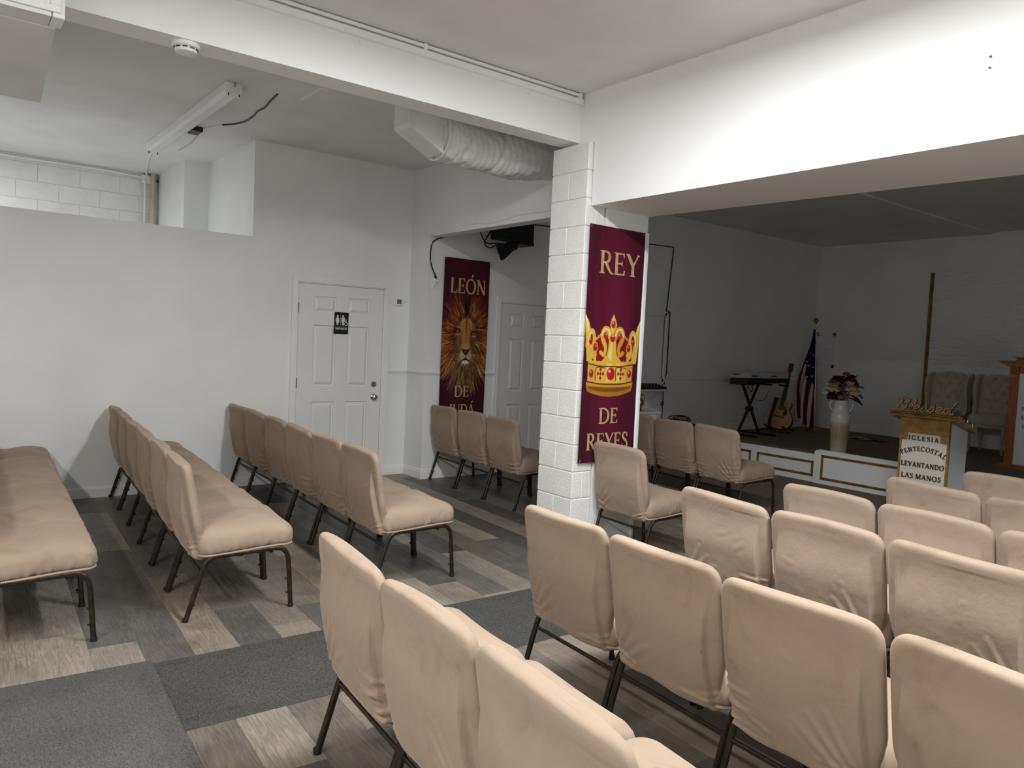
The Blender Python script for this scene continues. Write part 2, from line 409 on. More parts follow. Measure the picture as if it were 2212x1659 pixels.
for i, j, p in near:
    t = known_tone.get((j, i)) or pr_.choice('ttlgdbmmbg')
    if pme is None:
        o = pm.build('plank', M['plank'], floor); pme = o.data
    else: o = obj('plank', pme, floor)
    c0 = tones[t]; k = pr_.uniform(.93, 1.06)
    o.location = (p.x, p.y, 0.0); o.rotation_euler = (0, 0, ang)
    o.color = lin4(tuple(min(255, v*k) for v in c0))
rest = MB()
for j in range(-24, 28):
    off = 3.06+random.Random(j).random()*PL
    for i in range(-4, 7):
        p = base+ex*((off-base.x)+i*PL)+ey*(j*PW)
        a_ = p; c = p+ex*PL/2
        if -9 <= j and p.x < 5.6: continue
        if c.y < -8.1 or c.y > 2.3 or c.x > 9.3 or c.x < .5: continue
        z = -0.0032
        q = [p, p+ex*(PL-.0025), p+ex*(PL-.0025)+ey*(PW-.0025), p+ey*(PW-.0025)]
        rest.add([(v.x, v.y, z) for v in q]+[(v.x, v.y, -.0006) for v in q], [(4, 5, 6, 7), (0, 1, 5, 4), (1, 2, 6, 5), (2, 3, 7, 6), (3, 0, 4, 7)])
ro = rest.build('plank_field', M['plank'], floor); ro['kind'] = 'stuff'; ro.color = lin4((118, 110, 100))
carp = mbox(0.39, 9.9, 2.35, 4.31, -0.002, 0.006).build('floor_carpet', M['carpet']); struct(carp, 'brown carpet strip in front of the stage')

# --- ceilings
struct(mbox(-3, 2.97, -8.3, 8, H1, 3.6).build('ceiling_left', M['ceil']), 'grey-white ceiling of the lower left bay')
struct(mbox(2.97, 10, -8.3, 8, H2, 3.6).build('ceiling', M['ceil']), 'white main room ceiling')
# --- left wall: half wall, restroom wall with door opening
w = MB().box(-0.12, 0, -8.2, -1.767, 0, 2.448).box(-0.12, -0.006, -1.767, -1.315, 0, H1).box(-0.12, -0.006, -1.315, -0.292, 2.06, H1).box(-0.12, -0.006, -0.292, 0.0, 0, H1)
struct(w.build('wall_left', M['wall']), 'white half-height wall and restroom wall')
struct(mbox(-1.52, -0.12, -1.767, -1.66, 0, H1).build('wall_restroom', M['wall']), 'bright restroom side wall behind the half wall')
struct(MB().box(-1.60, -1.52, -2.03, -1.66, 0, H1).box(-2.72, -1.60, -2.03, -1.95, 0, H1).build('wall_chase', M['wall']), 'boxed-in chase in the corner behind the half wall')
# pipe strip and block wall far behind the half wall
pipe = MB().tube([(-2.66, -2.10, 0), (-2.66, -2.10, H1)], 0.03, 10).build('standpipe', M['tan'], None, 40); tag(pipe, 'beige vertical pipe in the corner behind the half wall', 'pipe')
tag(MB().tube([(-2.68, -2.19, 0), (-2.68, -2.19, 3.30)], 0.012, 8).build('conduit_riser', M['whitemetal'], None, 40), 'thin white conduit rising beside the beige corner pipe', 'conduit')
bw = mbox(-2.95, -2.765, -8.2, -1.95, 0, H1).build('wall_back_left', M['mortar']); struct(bw, 'painted block wall seen over the half wall')
blk = MB().box(-2.79, -2.758, 0.0016, 0.4184, 0.0016, 0.1984).build('block', M['block'], bw, None, 0.003); bme = blk.data; first = True
for r in range(0, 6):
    z = 2.50+r*0.2 if r < 5 else None
    if z is None or z >= 3.35: continue
    sh = -3.50 if r % 2 == 0 else -3.29
    for k in range(-3, 4):
        y = sh+k*0.42
        if y > -2.1 or y < -4.6: continue
        o = blk if first else obj('block', bme, bw)
        first = False; o.location = (0, y, z)
# --- pier / stage side wall / opening header
struct(MB().box(-0.12, 0.383, 0.0, 0.12, 0, H1).box(0.25, 0.383, 0.12, 0.984, 0, 3.42).box(0.25, 0.383, 1.835, 7.75, 0, 3.42).box(0.25, 0.383, 0.984, 1.835, 2.0, 3.42).build('wall_stage_side', M['wall']), 'white side wall running from the pier to the stage')
struct(mbox(0.383, 2.92, 0.0, 0.14, 2.633, H1).build('wall_opening_header', M['wall']), 'white header over the left opening')
bwall = MB().box(0.25, 9.9, 7.616, 7.75, 0, 2.865).box(0.25, 9.9, 7.65, 7.75, 2.865, 3.42).build('wall_back', M['wall']); struct(bwall, 'white back wall of the stage')
struct(mbox(9.9, 10.0, -8.3, 7.75, 0, 3.5).build('wall_right', M['wall']))
struct(mbox(-3, 10, -8.3, -8.2, 0, 3.5).build('wall_rear', M['wall']))
struct(mbox(-3, -2.95, -8.3, 8, 0, 3.5).build('wall_outer_left', M['wall']))
# --- beam and ledge
struct(mbox(2.97, 3.166, -8.2, -0.4135, 3.046, H2).build('trim_1', M['wallgloss']), 'white ceiling beam running to the column')
led = mbox(3.166, 3.197, -8.2, -0.42, 3.318, 3.358).build('trim_2', M['wallgloss']); struct(led, 'narrow ledge along the top of the beam')
# --- main header (slightly splayed) and wall return behind the column
hd = MB().prism([(3.33, -0.413), (9.9, -0.42), (9.9, 0.70), (3.33, 0.205)], 2.569, H2, XYZ).box(3.0, 3.33, -0.413, -0.258, 3.026, H2)
struct(hd.build('wall_header', M['wallgloss']), 'bright white header over the stage opening')
struct(MB().box(2.93, 3.33, -0.255, 0.20, 0, H2).build('wall_return', M['wall']), 'smooth wall return behind the block column')
struct(mbox(3.33, 3.333, -0.262, -0.236, 0, 2.566).build('trim_3', M['trim']), 'thin vertical joint strip beside the column')
struct(mbox(3.322, 3.342, 0.185, 0.207, 0, 2.44).build('trim_4', M['trim']), 'white corner bead on the wall end')
# --- painted block column: every block its own piece
colm = mbox(2.928, 3.311, -0.449, -0.26, 0, 3.02).build('wall_column', M['mortar']); struct(colm, 'white painted concrete block column')
cz0 = 2.8257-0.2032*13.5
def blk_mesh(x0, x1, y0, y1): return MB().box(x0, x1, y0, y1, 0.0035, 0.1997)
full = halfl = None
shapes = {'full': (2.92, 3.319, -0.457, -0.36), 'back': (2.92, 3.319, -0.357, -0.262), 'l': (2.92, 3.118, -0.457, -0.262), 'r': (3.121, 3.319, -0.457, -0.262)}
cache = {}
for k in range(0, 15):
    z = 2.8257-0.2032*(14-k)
    if z < -0.01: 
        continue
    kinds = ('full', 'back') if (14-k) % 2 == 0 else ('l', 'r')
    for kd in kinds:
        if kd not in cache:
            o = blk_mesh(*shapes[kd]).build('block', M['block'], colm, None, 0.004); cache[kd] = o.data
        else: o = obj('block', cache[kd], colm)
        o.location = (0, 0, z)
        if z+0.2 > 3.03: o.scale = (1, 1, (3.024-z)/0.2)
# --- baseboards and chair rails
def profile_run(name, pts, prof, m=M['trim']):
    """extrude (out,z) profile along polyline in plan; out is to the right of travel"""
    P = [Vector(p) for p in pts]; rings = []
    for i, p in enumerate(P):
        d0 = (P[i]-P[i-1]).normalized() if i else (P[1]-P[0]).normalized()
        d1 = (P[i+1]-P[i]).normalized() if i < len(P)-1 else d0
        n0 = Vector((d0.y, -d0.x)); n1 = Vector((d1.y, -d1.x)); nn = (n0+n1).normalized(); k = 1/max(nn.dot(n0), .4)
        rings.append([(p.x+nn.x*o*k, p.y+nn.y*o*k, z) for o, z in prof])
    return MB().rings(rings).build(name, m)
bb = [(0, 0), (0.013, 0), (0.013, 0.078), (0.007, 0.092), (0, 0.094)]
bb2 = [(0, 0), (0.014, 0), (0.014, 0.075), (0.010, 0.082), (0.010, 0.098), (0.004, 0.108), (0, 0.108)]
cr = [(0, 1.135), (0.008, 1.137), (0.012, 1.15), (0.022, 1.158), (0.022, 1.172), (0.012, 1.18), (0.012, 1.19), (0, 1.195)]
struct(profile_run('baseboard_left', [(0, -8.1), (0, -1.345)], bb))
struct(profile_run('baseboard_front', [(0, -0.262), (0, 0), (0.383, 0), (0.383, 0.925)], bb2))
struct(profile_run('baseboard_stage', [(0.383, 4.35), (0.383, 7.616), (2.2, 7.616)], [(o, z+.349) for o, z in bb2]))
struct(profile_run('trim_5', [(0, -0.262), (0, 0), (0.383, 0), (0.383, 0.925)], cr), 'white chair rail wrapping the pier')
struct(profile_run('trim_6', [(0.383, 3.90), (0.383, 7.6)], [(o, z-.03) for o, z in cr]), 'white chair rail along the stage side wall')
struct(profile_run('trim_7', [(0.383, 1.86), (0.383, 2.9)], cr), 'white chair rail past the second door')

# --- six panel doors
def six_panel_door(name, xf, y0, y1, h, cas_l, cas_r, cas_top, label, hardware):
    d = empty(name, (xf, (y0+y1)/2, 0)); d['kind'] = 'structure'; d['label'] = label
    W = y1-y0; hw = W/2
    mb = MB().box(-0.052, -0.030, -hw, hw, 0.006, h)
    mb.build('slab', M['door'], d)
    c = [(-0.415, -0.172), (-0.035, 0.208)] if False else None
    pl = [(-hw+.165*W/.95, -hw+.41*W/.95), (-hw+.545*W/.95, hw-.16*W/.95)]
    pz = [(0.20*h/2.045, 0.825*h/2.045), (0.99*h/2.045, 1.625*h/2.045), (1.76*h/2.045, 1.925*h/2.045)]
    fr = MB()
    ys = [-hw, pl[0][0], pl[0][1], pl[1][0], pl[1][1], hw]; zs = [0.006, pz[0][0], pz[0][1], pz[1][0], pz[1][1], pz[2][0], pz[2][1], h]
    for a in (0, 2, 4): fr.box(-0.030, -0.010, ys[a], ys[a+1], 0.006, h)
    for a in (1, 3):
        for q in (0, 2, 4, 6): fr.box(-0.030, -0.010, ys[a], ys[a+1], zs[q], zs[q+1])
    fr.build('stile_frame', M['door'], d)
    for (a, b) in pl:
        for (q, r) in pz:
            e = 0.012; g = 0.040
            vs = [(-0.029, a+e, q+e), (-0.029, b-e, q+e), (-0.029, b-e, r-e), (-0.029, a+e, r-e), (-0.011, a+g, q+g), (-0.011, b-g, q+g), (-0.011, b-g, r-g), (-0.011, a+g, r-g)]
            MB().add(vs, [(0, 1, 5, 4), (1, 2, 6, 5), (2, 3, 7, 6), (3, 0, 4, 7), (4, 5, 6, 7), (3, 2, 1, 0)]).build('panel', M['door'], d)
    cw = 0.062
    pr0 = lambda s: None
    cs = MB()
    for (w0, w1, t) in ((0, cw, .012), (0.006, 0.024, .019), (0.036, 0.058, .016)):
        cs.box(-0.0, t, -hw-0.012-w1, -hw-0.012-w0, 0, h+.012+w1)
        cs.box(-0.0, t, hw+0.012+w0, hw+0.012+w1, 0, h+.012+w1)
        cs.box(-0.0, t, -hw-0.012-w0, hw+0.012+w0, h+.012+w0, h+.012+w1)
    cs.build('casing', M['trim'], d)
    jb = MB().box(-0.12, 0, -hw-.014, -hw-.003, 0, h+.012).box(-0.12, 0, hw+.003, hw+.014, 0, h+.012).box(-0.12, 0, -hw-.014, hw+.014, h+.003, h+.014)
    jb.build('jamb', M['trim'], d)
    if hardware:
        def rot_lathe(prof, y, z, nm, m):
            n = 20; rings = [[(x, y+r*math.cos(2*PI*j/n), z+r*math.sin(2*PI*j/n)) for j in range(n)] for r, x in prof]
            return MB().rings(rings).build(nm, m, d, 35)
        ky = -0.408-(y0+y1)/2
        rot_lathe([(0.033, -0.010), (0.033, -0.004), (0.028, 0.002), (0.014, 0.006), (0.013, 0.022), (0.024, 0.030), (0.029, 0.042), (0.027, 0.054), (0.018, 0.060), (0.004, 0.061)], ky, 0.872, 'knob', M['steel'])
        rot_lathe([(0.033, -0.010), (0.033, -0.003), (0.029, 0.006), (0.026, 0.010), (0.003, 0.011)], ky, 1.009, 'deadbolt', M['steel'])
        for z in (1.79, 1.02, 0.24):
            MB().box(-0.012, -0.002, -hw-.004, -hw+.003, z-.05, z+.05).tube([(0.001, -hw-.004, z-.05), (0.001, -hw-.004, z+.05)], 0.006, 8).build('hinge', M['hinge'], d, 40)
    return d
six_panel_door('door_1', 0.0, -1.283, -0.322, 2.042, 0, 0, 0, 'white six-panel restroom door with nickel knob and deadbolt', True)
six_panel_door('door_2', 0.383, 0.999, 1.82, 1.985, 0, 0, 0, 'shaded white six-panel door behind the block column', False)

# --- stage platform
st = empty('stage_platform', (2.5, 4.3, 0)); st['kind'] = 'structure'; st['label'] = 'low carpeted stage with white gold-framed skirt'
def sl(mb): mb.v = [(x-2.5, y-4.3, z) for x, y, z in mb.v]; return mb
sl(MB().box(0.384, 9.85, 4.345, 7.615, 0.0, 0.34)).build('deck', M['skirt'], st)
sl(MB().box(0.384, 9.85, 4.34, 7.614, 0.34, 0.349)).build('carpet_top', M['carpet'], st)
sl(MB().box(0.384, 2.47, 4.318, 4.345, 0.0, 0.346)).build('skirt_panel', M['skirt'], st)
# taller front panel with a rounded corner
pts = [(2.479, 0.0), (2.479, 0.375)]+[(2.479+0.035-0.035*math.cos(a), 0.375+0.035*math.sin(a)) for a in (PI/8, PI/4, 3*PI/8, PI/2)]+[(2.535, 0.41), (2.537, 0.418), (4.9, 0.395), (4.9, 0)]
sl(MB().prism(pts, 4.275, 4.318, ONY)).build('skirt_panel', M['skirt'], st)
def gold_frame(x0, x1, z0, z1, y):
    mb = MB()
    for (w0, w1, t) in ((0, .030, .008), (.006, .020, .014)):
        mb.box(x0+w0, x0+w1, y-t, y, z0+w0, z1-w0).box(x1-w1, x1-w0, y-t, y, z0+w0, z1-w0)
        mb.box(x0+w0, x1-w0, y-t, y, z0+w0, z0+w1).box(x0+w0, x1-w0, y-t, y, z1-w1, z1-w0)
    return sl(mb).build('gold_moulding', M['goldtrim'], st, None, 0.002)
gold_frame(0.72, 1.562, 0.09, 0.268, 4.318); gold_frame(1.652, 2.452, 0.072, 0.262, 4.318); gold_frame(2.572, 3.62, 0.058, 0.358, 4.275)

# --- textured wave panels, gold strip and access cover on the stage back wall
def wave_panel():
    n = 36; S = 0.5; vs = []; fs = []
    for j in range(n+1):
        for i in range(n+1):
            x = i/n; z = j/n
            ph = z*7+0.40*math.sin(2*PI*x+.8)*math.sin(PI*z*2+.6)+0.25*math.sin(2*PI*x+4*PI*z)+0.15*math.sin(4*PI*x+1.1)*math.sin(4*PI*z)
            h = (0.5+0.5*math.sin(2*PI*ph))**1.3
            ed = 1.0
            vs.append((x*S*.998, -0.004-0.013*h*ed, z*S*.998))
    for j in range(n):
        for i in range(n):
            a = j*(n+1)+i; fs.append((a, a+1, a+n+2, a+n+1))
    return MB().add(vs, fs)
wp = None
for cx in range(0, 8):
    for cz in range(0, 5):
        if wp is None: o = wave_panel().build('wall_panel', M['wall'], bwall, 60); wp = o.data
        else: o = obj('wall_panel', wp, bwall)
        o.location = (2.255+cx*.5, 7.614, 0.36+cz*.5)
struct(MB().box(2.205, 2.222, 7.59, 7.616, 0.36, 2.862).box(2.222, 2.236, 7.575, 7.616, 0.36, 2.862).box(2.236, 2.252, 7.588, 7.616, 0.36, 2.862).build('trim_8', M['goldtrim'], None, None, 0.003), 'tall gold strip beside the wave wall panels')
ac = empty('access_panel', (0.59, 7.616, 1.36)); tag(ac, 'white access cover on the wall behind the flag', 'access panel')
mb = MB()
for (w0, w1, t) in ((0, .055, .012), (.012, .03, .02)):
    mb.box(-.17+w0, -.17+w1, -t, 0, w0, .57-w0).box(.17-w1, .17-w0, -t, 0, w0, .57-w0).box(-.17+w0, .17-w0, -t, 0, w0, w1).box(-.17+w0, .17-w0, -t, 0, .57-w1, .57-w0)
mb.build('frame', M['wall'], ac)
mb = MB().box(-.115, .115, -.006, 0, .055, .515); mb.build('cover', M['wall'], ac)
MB().sphere((.0, -.008, .30), .008, 8, 5).build('latch', M['black'], ac, 60)
# framed white panel on stage side wall
fp = empty('framed_wall_panel', (0.383, 3.4, 1.05)); tag(fp, 'white framed panel hanging beyond the crown banner', 'wall panel')
mb = MB()
for (w0, w1, t) in ((0, .075, .018), (.01, .035, .028), (.055, .075, .024)):
    mb.box(0, t, -.48+w0, -.48+w1, w0, 1.02-w0).box(0, t, .48-w1, .48-w0, w0, 1.02-w0).box(0, t, -.48+w0, .48-w0, w0, w1).box(0, t, -.48+w0, .48-w0, 1.02-w1, 1.02-w0)
mb.build('frame', M['trim'], fp); MB().box(0, .006, -.41, .41, .07, .95).build('field', M['wall'], fp)
#==PART3==
# ================================================================ CHAIRS
PITCH = 0.5625
def sstep(a, b, x):
    t = max(0.0, min(1.0, (x-a)/(b-a))); return t*t*(3-2*t)
def crease_set(rg, side):
    """creases on the back cover: (x0,z0,x1,z1,width,depth)"""
    out = []
    for sgn in (-1, 1):
        n = rg.randint(3, 6); z = 0.335
        for i in range(n):
            z0 = 0.335+i*0.026+rg.uniform(-.006, .006)
            L = rg.uniform(.06, .20)
            out.append((sgn*.262, z0, sgn*(.262-L), z0+L*rg.uniform(-.55, .05)-0.004, rg.uniform(.007, .011), rg.uniform(.005, .010)))
    if rg.random() < .7:
        s = rg.choice((-1, 1))
        for i in range(3):
            out.append((s*.22, .33+.02*i, s*(.02+.05*i), .47+.04*i, .011, rg.uniform(.005, .009)))
    for i in range(2):
        x = rg.uniform(-.15, .15); z = rg.uniform(.5, .75)
        out.append((x, z, x+rg.uniform(-.08, .08), z+rg.uniform(-.05, .05), .012, .0022))
    return out
def crease_h(cs, x, z):
    h = 0
    for (x0, z0, x1, z1, w, d) in cs:
        dx, dz = x1-x0, z1-z0; L2 = dx*dx+dz*dz
        t = ((x-x0)*dx+(z-z0)*dz)/L2; tc = max(0, min(1, t))
        q = math.hypot(x-x0-tc*dx, z-z0-tc*dz)
        if q < 3*w:
            fade = (1-tc*.75)*(1 if abs(x0) > .25 else min(1, .1+tc*4))
            h += d*fade*(math.exp(-(q/w)**2)-0.55*math.exp(-((q-1.7*w)/w)**2))
    return h
def back_mesh(seed):
    rg = random.Random(seed); cs = crease_set(rg, 0); cf = crease_set(rg, 1)
    ZT, ZB, W = 0.832, 0.312, 0.274
    lst = []
    for j in range(7):                     # rounded bottom
        a = PI/2*(j/6); lst.append((ZB+.03*(1-math.cos(a)), W-.035-.0*j+(.03)*math.sin(a)-.02, .35+.65*math.sin(a)))
    n = 56
    for j in range(1, n+1):
        t = (j/n)**1.15; z = ZB+.03+t*(ZT-.062-ZB-.03)
        w = W-.025+.025*sstep(.10, .42, t)
        lst.append((z, w, 1.0))
    for j in range(1, 13):
        a = PI/2*j/12; r = .062
        lst.append((ZT-r+r*math.sin(a), W-r*.95*(1-math.cos(a)), max(.12, math.cos(max(0, a-.55)*PI/2/(PI/2-.55))**.7 if a > .55 else 1.0)))
    rings = []; NR, NF = 92, 46
    def smp(m): return [math.copysign(1-(1-abs(q))**1.45, q) for q in [(-1+2*k/m) for k in range(m)]]
    around = [(-q, -1) for q in smp(NR)]+[(q, 1) for q in smp(NF)]
    for (z, w, ts) in lst:
        yc = .058-.175*(z-.432); T = .036*ts*(1-.12*sstep(.6, .83, z))
        ring = []
        for (q, sd) in around:
            x = w*q; y = sd*T*max(0, 1-abs(q)**5)**(1/2.6)
            if sd < 0:      # rear: stiff board pressed into the cover
                sx = 1-sstep(.226, .237, abs(x)+.006*math.sin(z*9+seed)); sz = 1-sstep(.56, .755, z)
                y -= .026*sx*sz*ts
                y -= crease_h(cs, x, z)*ts
                y -= .003*math.sin(9*x+seed)*math.sin(11*z+seed*2)
                y += 0.012*sstep(.45, .312, z)
            else:
                y += crease_h(cf, x, z)*.7*ts+.012*(1-q*q)*sstep(.35, .5, z)*ts
            zz = z+(.006*math.sin(x*7+seed*1.7) if z > ZT-.05 else 0)+(.004*math.sin(x*23+seed) if z < ZB+.02 else 0)
            ring.append((x, yc+y, zz))
        rings.append(ring)
    return MB().rings(rings)
def outline(w, y0, y1, r, n=30):
    pts = []
    for (cx, cy, a0) in ((w-r, y1-r, 0), (-w+r, y1-r, 90), (-w+r, y0+r, 180), (w-r, y0+r, 270)):
        for i in range(9): a = math.radians(a0+90*i/8); pts.append((cx+r*math.cos(a), cy+r*math.sin(a)))
    # resample
    P = pts+[pts[0]]; d = [0]
    for i in range(1, len(P)): d.append(d[-1]+math.hypot(P[i][0]-P[i-1][0], P[i][1]-P[i-1][1]))
    N = 240; out = []; j = 0
    for k in range(N):
        s = d[-1]*k/N
        while d[j+1] < s: j += 1
        t = (s-d[j])/(d[j+1]-d[j]); out.append((P[j][0]+(P[j+1][0]-P[j][0])*t, P[j][1]+(P[j+1][1]-P[j][1])*t))
    return out
def seat_mesh(seed):
    rg = random.Random(seed+50); o = outline(.273, .052, .566, .055)
    cx, cy = 0, .31; N = len(o)
    hem = lambda x, y: .336+.022*sstep(.1, .5, y)
    prof = [(.030, 0.0), (.012, .010), (.002, .024), (.0, .05), (.0, .078), (.005, .094), (.013, .108), (.026, .121), (.046, .132), (.075, .141), (.12, .148), (.18, .152), (.23, .153)]
    # wrinkles: diagonal pulls on the cover's sides
    ks = [(rg.uniform(0, 1), rg.uniform(.5, 1.4)) for _ in range(16)]
    def fold(s, h, ph):
        v = 0
        for q, (c, am) in enumerate(ks):
            u = s-c-(.055 if q % 3 else -.045)*(h/.1); u -= round(u)
            v += am*math.exp(-(u/.006)**2)-.5*am*math.exp(-((u-.011)/.006)**2)
        v += .22*math.sin(2*PI*s*47+ph+h*40)
        return v
    rings = []
    for (d, h) in prof:
        ring = []
        for k, (x, y) in enumerate(o):
            L = math.hypot(x-cx, y-cy)
            sc = (L-d)/L if L > d else .02
            X = cx+(x-cx)*sc; Y = cy+(y-cy)*sc
            amp = .0075*max(0, 1-h/.118)**.8+.0005
            w = fold(k/N, h, seed)*amp
            X += (x-cx)/L*w; Y += (y-cy)/L*w
            Z = hem(x, y)+h*(1-.10*sstep(.35, .56, Y))
            if h > .1: Z += .004*math.sin(8*X+seed)*math.sin(7*Y+seed*1.3)
            ring.append((X, Y, Z))
        rings.append(ring)
    mb = MB().rings(rings, True)
    return mb
def hem_mesh():
    o = outline(.268, .058, .560, .055); N = len(o); path = []; rs = []
    for k in range(N*2):
        x, y = o[k//2] if k % 2 == 0 else ((o[k//2][0]+o[(k//2+1) % N][0])/2, (o[k//2][1]+o[(k//2+1) % N][1])/2)
        path.append((x, y, .336+.022*sstep(.1, .5, y)+.002)); rs.append(1.0+.35*(k % 2))
    return MB().tube(path, .0055, 6, False, None, rs, closed=True)
VAR = 5
BACK = []; SEAT = []
def data_of(mb, name, m, smooth=None, bev=0):
    o = mb.build(name, m, None, smooth, bev); me = o.data; bpy.data.objects.remove(o); return me
for s in range(VAR):
    BACK.append(data_of(back_mesh(s), 'backrest', M['velvet'], 60)); SEAT.append(data_of(seat_mesh(s), 'seat', M['velvet'], 60))
HEM = data_of(hem_mesh(), 'hem', M['velvet'], 60)
LEGX = 0.266
rear_path = [(0, 0.0, 0.0), (0, .030, .10), (0, .060, .20), (0, .079, .262), (0, .090, .290), (0, .106, .313), (0, .130, .328), (0, .16, .332)]
front_path = [(0, .553, 0.0), (0, .546, .10), (0, .540, .19), (0, .534, .265), (0, .527, .300), (0, .512, .325), (0, .490, .340), (0, .46, .344)]
REAR = data_of(MB().tube(rear_path, .0135, 8, True, .0115, up=(0, 1, 0)), 'leg', M['chairmetal'], 35)
FRONT = data_of(MB().tube(front_path, .0135, 8, True, .0115, up=(0, 1, 0)), 'leg', M['chairmetal'], 35)
RAIL = data_of(MB().tube([(0, .15, .332), (0, .47, .344)], .0130, 8, True, .0112), 'seat_rail', M['chairmetal'], 35)
STRET = data_of(MB().tube([(-LEGX+.008, .076, .250), (LEGX-.008, .076, .250)], .0085, 8), 'stretcher', M['chairmetal'], 35)
FSTR = data_of(MB().tube([(-LEGX+.008, .44, .328), (LEGX-.008, .44, .328)], .012, 8).box(-.2, .2, .12, .5, .338, .345), 'seat_pan', M['black'], 35)
CAPR = data_of(MB().lathe([(.0150, 0), (.0155, .006), (.0150, .020), (.012, .022)], 10), 'foot_cap', M['rubber'], 40)
BUMP = data_of(MB().tube([(0, .008, 0), (0, .022, 0)], .0055, 8), 'bumper', M['rubber'], 40)
NCH = [0]
def chair(x, y, rot, label, group, hemless=False, detail=True):
    i = NCH[0]; NCH[0] += 1
    rg = random.Random(100+i)
    jx, jr = rg.uniform(-.003, .003), math.radians(rg.uniform(-.7, .7))
    t = empty('stacking_chair', (x+jx, y+rg.uniform(-.004, .004), 0), rot+jr, label, 'chair', group)
    v = rg.randrange(VAR)
    b = obj('backrest', BACK[v], t); b['label'] = 'beige velvet backrest cover'
    if rg.random() < .5: b.scale = (-1, 1, 1)
    s = obj('seat', SEAT[rg.randrange(VAR)], t); s['label'] = 'beige velvet seat cover'
    obj('hem', HEM, s)
    for sx in (-1, 1):
        for me, fy, dirn in ((REAR, 0.0, 1), (FRONT, .553, -1)):
            l = obj('leg', me, t, (sx*LEGX, 0, 0)); l['label'] = 'dark bronze metal leg'
            obj('foot_cap', CAPR, l, (0, fy, 0))
            if detail:
                for z in (.085, .165):
                    yy = fy+(z*.30 if dirn > 0 else -z*.072)
                    bo = obj('bumper', BUMP, l, (0, yy, z)); bo.scale = (1, dirn, 1)
        obj('seat_rail', RAIL, t, (sx*LEGX, 0, 0))
    obj('stretcher', STRET, t); obj('seat_pan', FSTR, t)
    return t
ORD = ['first', 'second', 'third', 'fourth', 'fifth', 'sixth']
def row(x0, y0, rotd, n, lab, group, detail=True, k0=0, fmt=None):
    a = math.radians(rotd)
    for k in range(n):
        s = (k+k0+.5)*PITCH
        x = x0+s*math.cos(a); y = y0+s*math.sin(a)
        chair(x, y, a, lab.format(o=ORD[k]), group, detail=detail)
row(0.03, -4.03, -2.6, 6, 'beige covered chair, {o} from the wall, in left row cut by photo edge', 'left row cut by the photo edge')
row(0.03, -2.973, -3.9, 6, 'beige covered chair, {o} from the wall, in middle of the left rows', 'middle left row')
row(0.03, -1.945, -2.8, 6, 'beige covered chair, {o} from the wall, in left row facing restroom door', 'left row by the restroom door')
row(0.425, 0.085, -3.9, 3, 'beige covered chair, {o} from left, in short row under lion banner', 'row under the lion banner')
chair(3.36+.281, -.30, math.radians(-3.7), 'lone beige covered chair standing beside the white block column', 'chairs')
row(2.156, 1.728, -4.5, 3, 'beige covered chair, {o} from left, in short row before the stage keyboard', 'row before the stage', k0=-1)
row(4.91, -3.135, -4.2, 4, 'large beige covered chair, {o} from left, in nearest row at bottom centre', 'nearest right row', False)
row(4.854, -2.132, -3.8, 4, 'beige covered chair, {o} from left, in second nearest right-hand row', 'second right row', False)
row(4.895, -1.12, -3.8, 3, 'beige covered chair, {o} from left, in third nearest right-hand row', 'third right row', False)
row(5.064, -0.446, -4.9, 3, 'beige covered chair, {o} from left, in fourth nearest right-hand row', 'fourth right row', False)
row(5.235, 0.39, -4.7, 2, 'beige covered chair, {o} from left, in right-hand row below the white podium', 'fifth right row', False)
row(5.34, 1.203, -4.0, 1, 'beige covered chair at far right, in row nearest the wooden pulpit', 'sixth right row', False)
# --- mats
def mat_slab(name, cs, z0, z1, m, label, cat, stitch=False):
    g = 40; (a, b, c, d) = [Vector(p) for p in cs]     # a-b along x at low y ... quad
    o = empty(name, (a.x, a.y, 0)); tag(o, label, cat)
    def P(u, v): q = (a*(1-u)+b*u)*(1-v)+(d*(1-u)+c*u)*v; return q
    n, k = 12, 60; vs = []; fs = []
    rgn = random.Random(4)
    wob = [rgn.uniform(-1, 1) for _ in range(k+1)]
    for j in range(k+1):
        for i in range(n+1):
            u, v = i/n, j/k; q = P(u, v)
            z = z1
            if i in (0, n): z = z0+.001
            elif stitch and i in (1, n-1): z = z1+.0015*wob[j]+ (.004 if i == n-1 else 0)*abs(wob[j])
            vs.append((q.x-a.x, q.y-a.y, z))
    for j in range(k):
        for i in range(n): w = j*(n+1)+i; fs.append((w, w+1, w+n+2, w+n+1))
    MB().add(vs, fs).build('pile', m, o, 50)
    if stitch:
        for uu in (.085, .115, .885, .915):
            pts = [P(uu, v/30) for v in range(31)]
            MB().tube([(q.x-a.x, q.y-a.y, z1+.0005) for q in pts], .0022, 5).build('ridge', m, o, 50)
    return o
mat_slab('carpet_runner', [(3.825, -3.62), (4.515, -3.64), (4.60, 1.2), (3.90, 1.2)], 0.0, 0.008, M['runner'], 'charcoal carpet runner crossing the plank floor', 'rug', True)
mat_slab('floor_mat', [(3.745, -4.75), (5.35, -4.75), (5.35, -3.535), (3.802, -3.456)], 0.008, 0.014, M['rug'], 'ribbed grey floor mat in the bottom left corner', 'mat')
